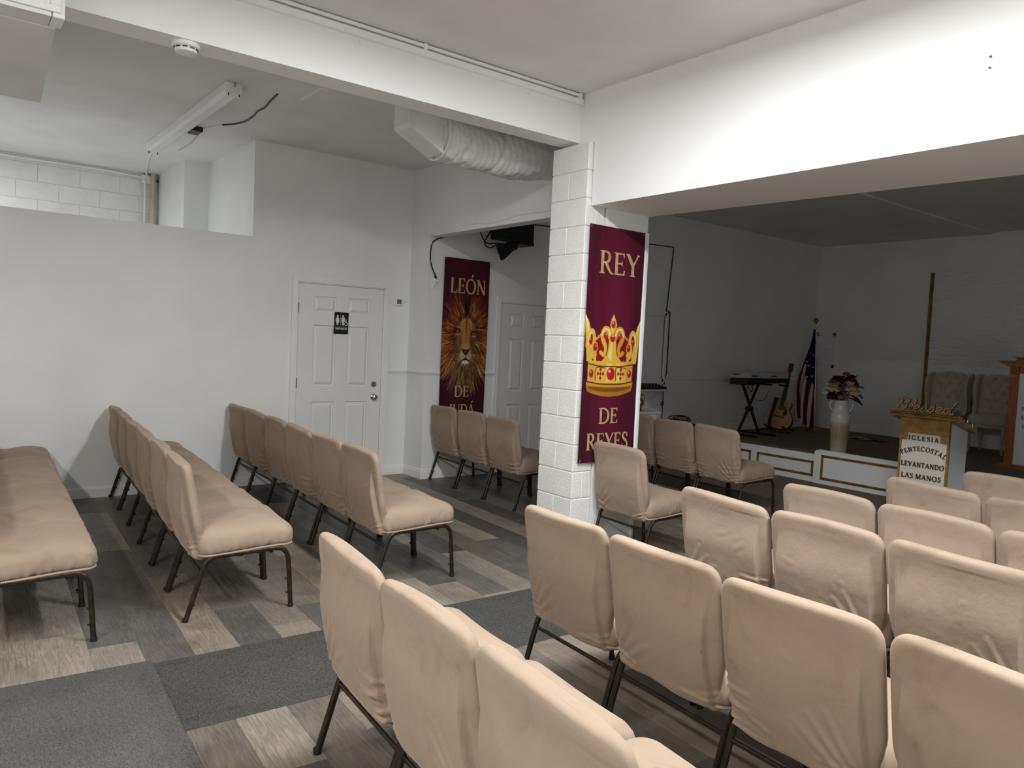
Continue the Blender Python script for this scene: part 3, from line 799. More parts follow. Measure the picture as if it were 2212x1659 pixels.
#==PART4==
# ================================================================ LAMPS (out of frame) and ceiling things
for k, (loc, sx, sy, p, c) in enumerate(LAMPS):
    t = empty('ceiling_tube_lamp', (loc[0], loc[1], loc[2]), 0, ['white tube ceiling lamp over the right-hand chairs', 'white twin tube ceiling lamp at the rear of the room', 'white ceiling lamp in the side room behind the half wall', 'white tube ceiling lamp at the far right of the room'][k], 'lamp', 'ceiling tube lamps')
    hc = (H1 if loc[0] < 2.9 else H2)-loc[2]
    MB().box(-sx/2, sx/2, -sy/2, sy/2, .03, hc).build('housing', M['lampwhite'], t)
    for yy in (-.04, .04): MB().tube([(-sx/2+.02, yy, .014), (sx/2-.02, yy, .014)], .013, 10).build('lamp_tube', M['tubeglow'], t, 40)
# --- HVAC soffit with supply grille, top left
hv = empty('duct_soffit', (2.6, -4.4, 2.9)); tag(hv, 'boxed white duct with supply grille at top left corner', 'duct')
o_ = (2.6, -4.4, 2.9)
def rel(mb, o): mb.v = [(x-o[0], y-o[1], z-o[2]) for x, y, z in mb.v]; return mb
rel(MB().prism([(1.785, -3.715), (3.25, -3.805), (3.25, -5.6), (1.785, -5.6)], 2.90, 3.042, XYZ).box(1.79, 2.965, -5.6, -3.80, 3.042, H1), o_).build('box', M['ceil'], hv)
rel(MB().box(3.20, 3.40, -5.6, -3.835, 2.905, 3.042).box(3.20, 3.40, -5.6, -3.835, 3.042, 3.31), o_).build('plenum', M['ceil'], hv)
rel(MB().box(3.255, 3.402, -3.831, -3.782, 2.905, 3.31), o_).build('end_panel', M['trim'], hv, None, 0.004)
g = rel(MB().box(3.402, 3.414, -5.2, -3.80, 2.925, 2.955).box(3.402, 3.414, -5.2, -3.80, 3.24, 3.27).box(3.402, 3.414, -3.84, -3.80, 2.955, 3.24).box(3.402, 3.414, -5.2, -5.16, 2.955, 3.24).box(3.402, 3.411, -3.86, -3.84, 2.955, 3.24).box(3.402, 3.411, -5.16, -3.86, 2.955, 2.99), o_).build('grille_frame', M['trim'], hv, None, 0.002)
rel(MB().box(3.395, 3.403, -5.16, -3.86, 2.985, 3.24), o_).build('grille_back', M['black'], hv)
sm = None
for k in range(44):
    y = -3.885-k*.029
    if sm is None: s_ = MB().box(.803, .811, -.0085, .0085, .085, .34).build('slat', M['trim'], hv); sm = s_.data
    else: s_ = obj('slat', sm, hv)
    s_.location = (0, y+4.4, 0)
# --- smoke detector under the beam
sd = empty('smoke_detector', (3.085, -3.185, 3.046)); tag(sd, 'round white smoke detector under the beam', 'smoke detector')
MB().lathe([(.072, 0), (.072, -.018), (.066, -.024), (.02, -.024)], 28).build('base', M['whitemetal'], sd, 35)
MB().lathe([(.060, -.024), (.056, -.030), (.058, -.034), (.054, -.046), (.046, -.050), (.02, -.050)], 28).build('cap', M['whitemetal'], sd, 35)
for k in range(10):
    a = 2*PI*k/10; MB().box(-.012, .012, .0575, .0605, -.032, -.027).build('slot', M['black'], sd).rotation_euler = (0, 0, a)
MB().lathe([(.018, -.050), (.018, -.0525), (.003, -.053)], 16).build('test_button', M['whitemetal'], sd, 35)
# --- tubeless fluorescent strip on the left ceiling
fl = empty('fluorescent_strip', (0.27, -2.462, H1)); tag(fl, 'empty white fluorescent strip fixture on the left ceiling', 'light fixture')
MB().box(-1.30, 1.30, -.062, .062, -.066, 0).build('channel', M['whitemetal'], fl, None, .004)
MB().prism([(-.062, -.066), (.062, -.066), (.035, -.082), (-.035, -.082)], -1.28, 1.28, ONX).build('ballast_cover', M['whitemetal'], fl)
for sx in (-1, 1):
    for sy in (-1, 1):
        h = MB().prism([(-.014, -.066), (.014, -.066), (.014, -.095)]+[(.014*math.cos(a), -.095-.014*math.sin(a)) for a in (PI/4, PI/2, 3*PI/4)]+[(-.014, -.095)], -.009, .009, ONX).build('lampholder', M['whitemetal'], fl)
        h.location = (sx*1.285, sy*.04, 0)
        MB().box(-.0105, .0105, -.004, .004, -.098, -.078).build('slot', M['black'], h)
MB().tube([(1.301, .0, -.03), (1.318, .0, -.028), (1.318, .0, -.01), (1.303, .0, 0)], .007, 6).build('end_clip', M['steel'], fl, 40)
tag(MB().tube(spline([(1.55, -2.13, 3.372), (1.35, -2.11, 3.371), (1.14, -2.08, 3.371), (.98, -2.085, 3.371), (.83, -2.065, 3.371), (.60, -2.06, 3.371), (.42, -2.105, 3.371), (.31, -2.17, 3.371)], 6), .0075, 6).build('ceiling_wire', M['black'], None, 50), 'kinked black wire on the ceiling beside the fluorescent strip', 'wire')
tag(MB().tube(spline([(.31, -2.17, 3.371), (.24, -2.20, 3.371), (.15, -2.22, 3.371), (.06, -2.26, 3.371)], 6), .006, 6).build('white_wire', M['whitemetal'], None, 50), 'short white wire leading into the fluorescent strip', 'wire')
tag(MB().tube(spline([(-.12, -2.25, 3.373), (-.45, -2.21, 3.373), (-.75, -2.19, 3.373), (-1.1, -2.20, 3.373)], 6), .004, 5).build('thin_wire', M['tan'], None, 50), 'thin pale wire trailing from the strip towards the corner', 'wire')
tag(MB().box(-.12, .06, -2.36, -2.27, 3.335, 3.3755).build('knockout_box', M['black'], None, None, .004), 'small dark junction opening beside the fluorescent strip', 'junction box')
cl = empty('raceway_bracket', (1.75, -1.935, H1)); tag(cl, 'thin white L-shaped raceway on the ceiling by the beam', 'raceway')
MB().box(-.21, .21, -.012, .006, -.012, 0).build('run', M['whitemetal'], cl); MB().box(.17, .21, .006, .06, -.012, 0).build('leg', M['whitemetal'], cl)
# --- conduit along the far block wall with junction box
cd = empty('wall_conduit', (-2.73, -3.2, 3.33)); tag(cd, 'white conduit run along the top of the far block wall', 'conduit')
MB().tube([(0, -1.6, .0), (0, .6, .012), (0, .8, .005), (0, .98, -.005)], .013, 8).build('pipe', M['whitemetal'], cd, 40)
MB().box(-.02, .04, .98, 1.11, -.075, .025).build('junction_box', M['whitemetal'], cd, None, .004)
MB().tube(spline([(.03, 1.03, .02), (.25, .98, .04), (.6, .92, .04), (1.1, .83, .035), (1.7, .77, .03)], 5), .012, 7).build('flex_lead', M['whitemetal'], cd, 40)
MB().tube([(0, 1.11, -.02), (.02, 1.17, -.03)], .010, 7).build('lead', M['black'], cd, 40)
# --- conduit, straps and hooks on the beam
cb = empty('beam_conduit', (3.19, -3.0, 3.383)); tag(cb, 'long white conduit strapped above the ledge on the beam', 'conduit')
MB().tube([(0, -5.1, 0), (0, 2.56, 0)], .0125, 10).build('pipe', M['wallgloss'], cb, 40)
for y in (-.6, 1.215, 2.54): MB().box(-.02, .016, -.012, .012, -.030, .014).build('strap', M['wallgloss'], cb, None, .003)
for c_, y in zip([c for c in cb.children if c.name.startswith('strap')], (-.6, 1.215, 2.54)): c_.location = (0, y, 0)
hkm = None
for k, (x, y, z, ax) in enumerate([(3.168, -2.228, 3.30, 'x'), (3.168, -.924, 3.30, 'x'), (4.371, -.4145, 3.375, 'y'), (5.176, -.415, 3.375, 'y')]):
    mb = MB().tube([(0, 0, 0), (.014, 0, 0), (.020, 0, -.006), (.020, 0, -.020), (.013, 0, -.024)], .004, 6)
    o = mb.build('screw_hook', M['wallgloss'], None, 40); o.location = (x, y, z)
    if ax == 'y': o.rotation_euler = (0, 0, -PI/2)
    tag(o, ['small painted hook on the beam left of centre', 'small painted hook on the beam near the column', 'small painted hook on the header near the column', 'small painted hook on the header at top right'][k], 'hook', 'painted hooks')
for z, nm in ((2.949, 'upper'), (2.899, 'lower')):
    tag(MB().lathe([(.006, 0), (.006, .004), (.001, .004)], 8).build('wall_anchor', M['black']), '%s dark anchor hole in the white header' % nm, 'anchor').matrix_world = Matrix.Translation((5.95, -.413-.002, z)) @ Matrix.Rotation(PI/2, 4, 'X')
# --- wrapped flexible duct by the column
fd = empty('flexible_duct', (2.4, -.7, 3.1)); tag(fd, 'fat crinkled white insulated duct by the column top', 'duct')
path = spline([(0, -.50, .0), (0, -.40, -.01), (0, -.2, -.03), (0, .0, -.035), (0, .2, -.02), (0, .45, .015), (0, .695, .04)], 12)
rings = []; n = 44; rg = random.Random(5); ns = [[rg.uniform(-1, 1) for _ in range(12)] for _ in range(12)]
for i, p in enumerate(path):
    t = i/(len(path)-1); r = .178*(1+.05*math.sin(t*9))*(0.86+.14*sstep(0, .12, t))
    ring = []
    for j in range(n):
        a = 2*PI*j/n
        w = .004*math.sin(i*1.9+3*math.sin(a*2))+.006*math.sin(a*7+math.sin(t*13)*3)*math.sin(t*23+a)+.004*math.sin(a*15+t*40)
        w -= .012*math.exp(-((t-.28-.03*math.sin(a*2))/.012)**2)+.014*math.exp(-((t-.5-.05*math.sin(a+1))/.015)**2)
        ring.append((p.x+(r+w)*math.cos(a), p.y, p.z+(r+w)*math.sin(a)-.02*(1 if math.sin(a) < -.5 and t > .45 else 0)*math.sin((t-.45)/.55*PI)))
    rings.append(ring)
MB().rings(rings).build('wrapped_sleeve', M['duct'], fd, 60)
MB().prism([(-.80, .274), (-.80, .0), (-.78, -.025), (-.50, -.165), (-.49, .17), (-.56, .274)], -.115, .115, ONX).build('boot', M['sheet'], fd)
MB().tube([(.19*math.cos(a), -.49, .19*math.sin(a)-.005) for a in [2*PI*k/24 for k in range(24)]], .008, 6, closed=True).build('clamp', M['sheet'], fd, 40)

# --- thermostat, cords at the pier
th = empty('thermostat', (0.0, -.145, 1.88)); tag(th, 'square white thermostat with grey display beside restroom door', 'thermostat')
MB().box(0, .006, -.06, .06, -.003, .09).build('back_plate', M['trim'], th, None, .003)
MB().box(.006, .024, -.042, .048, .004, .084).build('housing', M['whitemetal'], th, None, .006, 2)
MB().box(.024, .026, -.028, .028, .022, .070).build('display', M['screen'], th)
MB().tube([(.006, .06, .045), (.004, .10, .05), (.004, .14, .055)], .002, 5).build('wire', M['whitemetal'], th)
ec = empty('extension_cord', (0.40, .07, 2.15)); tag(ec, 'white plug block with black cord hanging at the opening corner', 'cord')
MB().tube(spline([(.01, .09, .49), (.0, .01, .46), (.0, -.055, .40), (.0, -.065, .24), (.0, -.035, .14), (.0, .005, .07)], 6), .0065, 7).build('black_lead', M['rubber'], ec, 50)
MB().tube([(0, .005, .075), (0, .01, .035)], .013, 8, True, None, [.7, 1.2]).build('plug', M['rubber'], ec, 50)
MB().box(-.014, .016, -.022, .045, -.005, .038).build('socket_block', M['whitemetal'], ec, None, .004)
MB().tube([(0, .008, -.004), (0, -.02, -.05), (0, -.045, -.085)], .011, 7, True, None, [1.2, .9, .4]).build('white_tail', M['whitemetal'], ec, 50)
MB().tube(spline([(0, -.045, -.085), (0, -.07, -.05), (0, -.072, .05), (0, -.067, .22), (0, -.062, .38), (0, -.055, .47)], 6), .003, 6).build('white_lead', M['whitemetal'], ec, 50)
pts = []
for k in range(28):
    t = k/27; x = .40+t*2.5; pts.append((x, -.006, 2.645+.018*math.sin(t*21+1)*(.4+.6*math.sin(t*5)**2)+t*.075))
tag(MB().tube(pts, .0045, 6).build('loose_cable', M['whitemetal'], None, 50), 'thin wavy white cable along the left opening header', 'cable')
# --- restroom sign on door
rs = empty('restroom_sign', (-.010, -.8105, 1.54)); tag(rs, 'black restroom sign with white figures on the door', 'sign')
def rrect(w, h, r, n=5):
    P = []
    for cx, cy, a0 in ((w/2-r, h/2-r, 0), (-w/2+r, h/2-r, 90), (-w/2+r, -h/2+r, 180), (w/2-r, -h/2+r, 270)):
        for i in range(n+1): a = math.radians(a0+90*i/n); P.append((cx+r*math.cos(a), cy+r*math.sin(a)))
    return P
MB().prism([(a, b+.1145) for a, b in rrect(.160, .229, .012)], 0.0, .006, ONX).build('plate', M['signblack'], rs)
def circ(cx, cy, r, n=14): return [(cx+r*math.cos(2*PI*k/n), cy+r*math.sin(2*PI*k/n)) for k in range(n)]
SG = lambda mb, nm: mb.build(nm, M['signwhite'], rs)
z0, z1 = .006, .0075
SG(MB().prism(circ(-.045, .190, .0105), z0, z1, ONX).prism([(-.055, .175), (-.035, .175), (-.030, .168), (-.022, .135), (-.028, .133), (-.034, .155), (-.028, .118), (-.036, .118), (-.036, .092), (-.044, .092), (-.0445, .118), (-.0455, .118), (-.046, .092), (-.054, .092), (-.054, .118), (-.062, .118), (-.056, .155), (-.062, .133), (-.068, .135), (-.060, .168)], z0, z1, ONX), 'woman_figure')
SG(MB().prism(circ(.018, .190, .0105), z0, z1, ONX).prism([(.006, .175), (.030, .175), (.037, .168), (.037, .128), (.031, .128), (.031, .160), (.029, .160), (.029, .092), (.020, .092), (.0195, .128), (.0165, .128), (.016, .092), (.007, .092), (.007, .160), (.005, .160), (.005, .128), (-.001, .128), (-.001, .168)], z0, z1, ONX), 'man_figure')
SG(MB().box(z0, z1, -.0125, -.0105, .090, .200), 'divider')
wc = MB().prism(circ(.050, .150, .006, 10), z0, z1, ONX).ribbon([(.050, .142), (.050, .120), (.064, .120), (.070, .100), (.076, .102)], .006, z0, z1, ONX).ribbon([(.050, .132), (.061, .132)], .004, z0, z1, ONX)
wc.ribbon([(.052+.016*math.cos(math.radians(a)), .106+.016*math.sin(math.radians(a))) for a in range(110, 350, 20)], .004, z0, z1, ONX); SG(wc, 'wheelchair_figure')
SG(MB().box(z0, z1, -.072, .072, .0735, .0750), 'rule')
def text_mesh(name, txt, size, m, parent, mtx, ext=0.0, align='CENTER', bold=0.0, sx=1.0):
    cu = bpy.data.curves.new(name, 'FONT'); cu.body = txt; cu.size = size; cu.align_x = align; cu.extrude = ext; cu.offset = bold; cu.resolution_u = 3
    t = bpy.data.objects.new(name, cu); COL.objects.link(t)
    dg = bpy.context.evaluated_depsgraph_get(); me = bpy.data.meshes.new_from_object(t.evaluated_get(dg))
    bpy.data.objects.remove(t); me.materials.clear(); me.materials.append(m)
    o = obj(name, me, parent); o.matrix_local = mtx @ Matrix.Diagonal((sx, 1, 1, 1)); return o
FX = Matrix(((0, 0, 1, 0), (1, 0, 0, 0), (0, 1, 0, 0), (0, 0, 0, 1)))      # text x->+y, y->+z, facing +x
text_mesh('lettering', 'RESTROOM', .0255, M['signwhite'], rs, Matrix.Translation((z1, 0, .048)) @ FX, .0004, bold=.0006)
# --- loudspeaker on bracket, high on the far side wall
sp = empty('loudspeaker', (0.383, 0.95, 2.65)); tag(sp, 'dark loudspeaker on a curved bracket high on the side wall', 'loudspeaker')
MB().box(.06, .30, -.20, .24, .03, .60).build('cabinet', M['navy'], sp, None, .012, 2)
MB().box(.02, .30, .04, .25, -.012, .03).build('lower_grille', M['black'], sp, None, .01, 2)
pl_ = [(-.25, -.02), (.06, -.01), (.06, -.065)]+[(.06-.155*t, -.065-.10*t*t-.02*t) for t in (.2, .4, .6, .8)]+[(-.135, -.205), (-.155, -.205)]
MB().prism(pl_, .215, .235, ONX).build('bracket', M['navy'], sp)
for y, z in ((-.235, -.028), (-.145, -.195)): MB().sphere((.236, y, z), .006, 8, 5).build('bolt', M['steel'], sp, 60)
tag(MB().tube(spline([(.5, .55, 2.80), (.5, .588, 2.706), (.5, .655, 2.63), (.5, .757, 2.634)], 6), .007, 6).build('speaker_cable', M['rubber'], None, 50), 'left black cable looping to the wall loudspeaker', 'cable')
tag(MB().tube(spline([(.5, .76, 2.86), (.5, .70, 2.75), (.5, .635, 2.64), (.5, .66, 2.595), (.5, .71, 2.58), (.5, .77, 2.605)], 6), .007, 6).build('speaker_lead', M['rubber'], None, 50), 'right black lead looping below the wall loudspeaker', 'cable')
tag(MB().tube([(.40, 1.20, 2.93), (.40, 1.9, 2.955), (.40, 3.43, 2.94), (.40, 3.90, 2.95), (.40, 3.905, 2.93), (.40, 3.83, 2.07), (.412, 3.89, 2.05), (.412, 3.89, 1.20), (.41, 3.86, 1.14)], .007, 6).build('wall_cable', M['rubber'], None, 50), 'black cable running along and down the stage side wall', 'cable')
# --- wall shelf with mixer, cabinet with pitcher, coil of cable
sh = empty('wall_shelf', (0.383, 3.35, .985)); tag(sh, 'white wall shelf beside the crown banner', 'shelf')
MB().box(0, .26, -.45, .37, -.012, .012).build('board', M['trim'], sh, None, .003)
for y in (-.3, .22): MB().prism([(0, -.012), (.18, -.012), (.02, -.13), (0, -.13)], y-.008, y+.008, lambda a, b, h: (a, h, b)).build('bracket', M['trim'], sh)
mx = empty('audio_mixer', (0.52, 3.33, .997)); tag(mx, 'black audio mixer with knob rows on the white shelf', 'mixer')
MB().prism([(-.11, 0), (.11, 0), (.11, .028), (-.09, .062), (-.11, .058)], -.40, .34, lambda a, b, h: (a, h, b)).build('case', M['black'], mx, None, .006)
km = None
for i in range(11):
    for j in range(3):
        x = .07-j*.06; z = .037+j*.0095
        if km is None: o = MB().lathe([(.011, 0), (.009, .016), (.002, .017)], 8).build('control_knob', M['rubber'], mx, 40); km = o.data
        else: o = obj('control_knob', km, mx)
        o.location = (x, -.36+i*.065, z)
tag(MB().tube(spline([(.44, 3.72, .990), (.44, 3.80, .960), (.44, 3.816, .84), (.44, 3.80, .81), (.44, 3.78, .78), (.44, 3.805, .755), (.44, 3.83, .78), (.44, 3.817, .81), (.44, 3.815, .7), (.44, 3.812, .56)], 6), .006, 6).build('knotted_cable', M['rubber'], None, 50), 'black cable with a loop hanging below the wall shelf', 'cable')
tb = empty('side_table', (.66, 3.02, 0)); tag(tb, 'small white side table holding a brass pitcher', 'side table')
MB().box(-.22, .22, -.24, .27, .70, .725).build('top', M['trim'], tb, None, .006, 2)
MB().box(-.19, .19, -.20, .23, .58, .70).build('apron', M['trim'], tb)
MB().box(.19, .198, -.16, .19, .60, .68).build('drawer', M['wall'], tb)
for x in (-.17, .17):
    for y in (-.18, .21): MB().box(x-.02, x+.02, y-.02, y+.02, 0, .60).build('leg', M['trim'], tb)
pt = empty('brass_pitcher', (.70, 3.07, .725)); tag(pt, 'aged brass pitcher on the white side table', 'pitcher')
MB().lathe([(.03, 0), (.034, .008), (.02, .03), (.035, .055), (.052, .09), (.055, .115), (.045, .14), (.022, .165), (.018, .19), (.026, .215), (.028, .22), (.004, .22)], 18).build('body', M['brass'], pt, 50)
MB().tube(spline([(.0, .02, .205), (.0, .055, .205), (.0, .085, .17), (.0, .075, .12), (.0, .045, .085)], 6), .006, 7).build('handle', M['brass'], pt, 50)
ab = empty('equipment_case', (.72, 3.78, 0)); tag(ab, 'low black equipment case behind the short front row', 'case')
MB().box(-.22, .22, -.30, .24, .02, .545).build('case', M['black'], ab, None, .01)
for x in (-.18, .18):
    for y in (-.26, .20): MB().lathe([(.02, 0), (.02, .02), (.002, .02)], 8, (x, y, 0)).build('foot', M['rubber'], ab)
rg = random.Random(12); pts = []
for k in range(46):
    a = k*.72; r = .11+.035*math.sin(k*1.3); pts.append((.78+r*.8*math.cos(a), 3.78+(r+.04)*math.sin(a)*1.1, .562+.05*max(0, math.sin(a*.5+.4))**2+.0009*k))
tag(MB().tube(spline(pts, 4), .006, 6).build('cable_coil', M['rubber'], None, 50), 'tangled coil of black cable on the equipment case', 'cable')

# ================================================================ STAGE THINGS
SZ = 0.349
# --- keyboard on X stand
ks = empty('keyboard_stand', (.86, 5.22, SZ)); tag(ks, 'black folding X stand carrying the keyboard', 'stand')
for y, yt in ((-.22, .22), (.24, -.22)):
    MB().tube([(-.30, y, .014), (.30, y, .014)], .016, 8).build('foot_bar', M['black'], ks, 40)
    MB().box(-.018, .018, -.013, .013, 0, math.hypot(yt-y, .72)).build('cross_leg', M['black'], ks, None, .003)
    c_ = [c for c in ks.children if c.name.startswith('cross_leg')][-1]
    c_.location = (.0+(.02 if y > 0 else -.02), y, .02); c_.rotation_euler = (-math.atan2(yt-y, .72), 0, 0)
    MB().tube([(-.20, yt, .745), (.20, yt, .745)], .014, 8).build('support_bar', M['black'], ks, 40)
MB().tube([(-.05, 0, .385), (.05, 0, .385)], .035, 12).build('pivot', M['black'], ks, 40)
kb = empty('electronic_keyboard', (.83, 5.44, SZ+.76)); tag(kb, 'silver and black electronic keyboard on the X stand', 'keyboard')
kp = lambda a, b, h: (a, h, b)
MB().prism([(-.17, .0), (.13, .0), (.165, .075), (-.17, .06)], -.45, .49, kp).build('base', M['keydark'], kb, None, .006)
MB().prism([(-.19, .06), (.172, .075), (.172, .155), (.10, .165), (.02, .118), (-.19, .092)], -.47, .51, kp).build('shell', M['keybody'], kb, None, .006)
MB().box(.172, .1735, -.40, -.26, .095, .125).build('back_label', M['keydark'], kb)
text_mesh('lettering', 'YAMAHA', .034, M['keybody'], kb, Matrix.Translation((.1738, -.33, .099)) @ FX, .0003)
MB().box(.172, .174, .06, .2, .10, .112).build('socket_row', M['keydark'], kb)
wk = bk = None
for i in range(36):
    if wk is None: o = MB().box(-.075, .06, .0, .0245, 0, .012).build('white_key', M['signwhite'], kb); wk = o.data
    else: o = obj('white_key', wk, kb)
    o.location = (-.105, -.45+i*.0258, .094)
    if i % 7 not in (2, 6):
        if bk is None: o = MB().box(-.02, .065, .0, .013, .010, .024).build('black_key', M['black'], kb); bk = o.data
        else: o = obj('black_key', bk, kb)
        o.location = (-.105, -.45+i*.0258+.018, .094)
tag(MB().tube(spline([(.70, 5.05, 1.18), (.85, 5.06, 1.05), (.93, 5.12, .95), (.96, 5.25, .86), (.97, 5.4, .87), (.95, 5.5, .93), (.92, 5.58, 1.0)], 6), .004, 5).build('keyboard_cable', M['rubber'], None, 50), 'thin cable drooping below the keyboard', 'cable')
hs = empty('headset', (.96, 5.08, SZ)); tag(hs, 'black wired headset hanging under the keyboard', 'headset')
MB().tube(spline([(0, -.06, .74), (0, -.07, .70), (0, -.045, .685), (0, -.02, .682)], 5), .006, 6).build('boom', M['rubber'], hs, 50)
MB().tube(spline([(0, .03, .74), (0, .03, .71), (0, .055, .69), (0, .045, .665), (0, .02, .64)], 5), .006, 6).build('band', M['rubber'], hs, 50)
MB().sphere((0, .015, .645), .018, 10, 7).build('earpiece', M['rubber'], hs, 60)
MB().tube(spline([(0, -.06, .70), (0, -.055, .60), (0, -.02, .50), (0, -.02, .30)], 5), .003, 5).build('lead', M['rubber'], hs, 50)
MB().tube([(.0, -.02+.012*math.cos(a), .285+.012*math.sin(a)) for a in [2*PI*k/10 for k in range(10)]], .0025, 5, closed=True).build('ring', M['steel'], hs)
# --- guitar on stand
gt = empty('acoustic_guitar', (.77, 6.08, SZ)); tag(gt, 'acoustic guitar with black strap leaning behind the keyboard stand', 'guitar')
gt.rotation_euler = (math.radians(-10), math.radians(7), math.radians(18))
body = [(0, .05), (.09, .057), (.155, .09), (.195, .16), (.195, .23), (.165, .295), (.128, .345), (.120, .385), (.135, .435), (.128, .48), (.085, .475), (.045, .485), (.0, .515), (-.06, .52), (-.11, .50), (-.142, .455), (-.142, .41), (-.125, .365), (-.132, .33), (-.17, .285), (-.198, .225), (-.195, .155), (-.155, .09), (-.09, .057)]
bs = [(p.x, p.y) for p in spline([Vector((a, b)) for a, b in body], 4, True)]
MB().prism(bs, -.047, .055, ONY).build('body', M['rosewood'], gt, None, .004)
MB().prism([(a*.985, (b-.285)*.985+.285) for a, b in bs], -.0505, -.046, ONY).build('soundboard', M['spruce'], gt)
MB().prism(circ(0, .375, .052, 24), -.053, -.050, ONY).build('rosette', M['paper'], gt); MB().prism(circ(0, .375, .044, 24), -.0545, -.052, ONY).build('soundhole', M['black'], gt)
MB().prism([(p.x, p.y) for p in spline([Vector(q) for q in [(.03, .41), (.065, .40), (.095, .35), (.10, .29), (.07, .26), (.045, .29), (.05, .345), (.05, .38)]], 3, True)], -.053, -.050, ONY).build('pickguard', M['black'], gt)
MB().box(-.075, .075, -.060, -.050, .225, .25).build('bridge', M['rosewood'], gt, None, .003)
MB().prism([(-.028, .47), (.028, .47), (.022, .93), (-.022, .93)], -.062, -.030, ONY).build('neck', M['rosewood'], gt)
MB().prism([(-.027, .40), (.027, .40), (.022, .93), (-.022, .93)], -.068, -.061, ONY).build('fretboard', M['black'], gt)
MB().prism([(-.022, .93), (.022, .93), (.036, .965), (.038, 1.06), (.03, 1.075), (-.03, 1.075), (-.038, 1.06), (-.036, .965)], -.060, -.045, ONY).build('headstock', M['rosewood'], gt, None, .003)
for sx in (-1, 1):
    for q in range(3): MB().sphere((sx*.052, -.053, .975+q*.035), .010, 8, 5, (1.2, .6, 1)).build('tuner', M['steel'], gt, 60)
for k in range(6):
    x = -.018+k*.0072; MB().tube([(x*1.6, -.062, .238), (x, -.071, .93)], .0008, 4).build('string', M['steel'], gt)
stp = [(-.10, -.03, .50), (-.095, -.10, .51), (-.085, -.13, .44), (-.09, -.15, .30), (-.095, -.16, .15), (-.07, -.15, .02), (-.02, -.12, -.005), (.06, -.06, .0), (.09, .0, .02)]
P_ = spline(stp, 6); rr = []
for i, p in enumerate(P_): rr.append([(p.x-.027, p.y, p.z), (p.x+.027, p.y-.004, p.z), (p.x+.027, p.y, p.z+.003), (p.x-.027, p.y+.004, p.z+.003)])
MB().rings(rr).build('strap', M['rubber'], gt, 50)
gs = empty('guitar_stand', (.80, 6.12, SZ)); tag(gs, 'low black tripod stand under the acoustic guitar', 'stand')
for a in (200, 330, 80): MB().tube([(0, 0, .10), (.30*math.cos(math.radians(a)), .30*math.sin(math.radians(a)), .012)], .011, 8).build('leg', M['black'], gs, 40)
MB().tube([(0, 0, .08), (.02, .11, .72)], .012, 8).build('post', M['black'], gs, 40)
MB().tube(spline([(-.16, -.18, .11), (-.13, -.06, .06), (0, .0, .05), (.13, -.06, .06), (.16, -.18, .11)], 5), .012, 8).build('cradle', M['black'], gs, 40)
MB().tube([(-.07, .02, .72), (.09, .02, .72)], .014, 8).build('neck_yoke', M['black'], gs, 40)
# --- flag
fg = empty('flag_on_pole', (.80, 7.1, SZ)); tag(fg, 'drooping american flag on a pole in the stage corner', 'flag')
MB().lathe([(.13, 0), (.13, .012), (.05, .03), (.025, .06), (.02, .07)], 20).build('base', M['brass'], fg, 40)
MB().tube([(0, 0, .03), (-.10, 0, 1.71)], .012, 10).build('pole', M['silverpole'], fg, 40)
MB().sphere((-.103, 0, 1.765), .042, 16, 10).lathe([(.016, 0), (.02, .012), (.012, .03)], 12, (-.101, 0, 1.70)).build('finial', M['brass'], fg, 60)
NU, NV = 96, 170
vs = []; fs = []; cols = []
star_pts = [(.30, .13), (.62, .17), (.20, .21), (.45, .25), (.78, .26), (.30, .31), (.60, .33), (.16, .36), (.42, .38), (.80, .38), (.28, .44), (.58, .455), (.14, .48), (.78, .475), (.44, .50), (.68, .53)]
def in_star(x, y, cx, cy, r):
    dx, dy = (x-cx), (y-cy); d = math.hypot(dx, dy)
    if d > r: return False
    a = (math.atan2(dx, dy)+2*PI) % (2*PI/5); a = min(a, 2*PI/5-a)
    return d < r*.40/math.cos(PI/5-a) if True else False
for j in range(NV+1):
    v = j/NV
    top = Vector((-.096, 0, 1.62))
    # hanging triangle of cloth: narrow at the pole top, wide and ragged below
    zb = lambda u: (.12+.05*abs(u-.1)) if u > .55 else (.19-.05*u)
    for i in range(NU+1):
        u = i/NU
        xl = -.11-.235*sstep(0, .75, v)+.02*sstep(.8, 1, v); xr = -.085+.125*v
        x = xl+(xr-xl)*u
        zbot = -.05 if False else (.20-.30*u if u < .30 else .11-.11*u)
        zbot = max(zbot, .0)+.008
        z = 1.62+(zbot-1.62)*v+.02*math.sin(u*7)*v*(1-v)
        amp = .012+.035*v
        y = -.03-amp*(math.sin(u*19+.6)+.35*math.sin(u*37+v*3))-.02*v
        vs.append((x, y, z))
        blue = v < (.40+.22*u-.04*math.sin(u*9))
        if blue:
            c = (22, 26, 62)
            for (su, sv) in star_pts:
                if in_star((u-su)*.32*(.35+.9*v), (v-sv)*1.5, 0, 0, .024): c = (214, 212, 206); break
        else:
            s = u*9+ (v-.5)*(2.6 if u > .62 else (.25 if u > .3 else -2.4))
            c = (110, 20, 28) if int(math.floor(s+20)) % 2 == 0 else (206, 200, 194)
        cols.append(lin4(c))
for j in range(NV):
    for i in range(NU): a = j*(NU+1)+i; fs.append((a, a+1, a+NU+2, a+NU+1))
def vc_mesh(name, vs, fs, cols, m, parent, smooth=True):
    me = bpy.data.meshes.new(name); me.from_pydata(vs, [], fs)
    at = me.color_attributes.new('print', 'FLOAT_COLOR', 'POINT')
    at.data.foreach_set('color', np.array(cols, dtype=np.float32).ravel())
    me.materials.append(m)
    if smooth: me.shade_smooth()
    return obj(name, me, parent)
vc_mesh('cloth', vs, fs, cols, M['flagcloth'], fg)
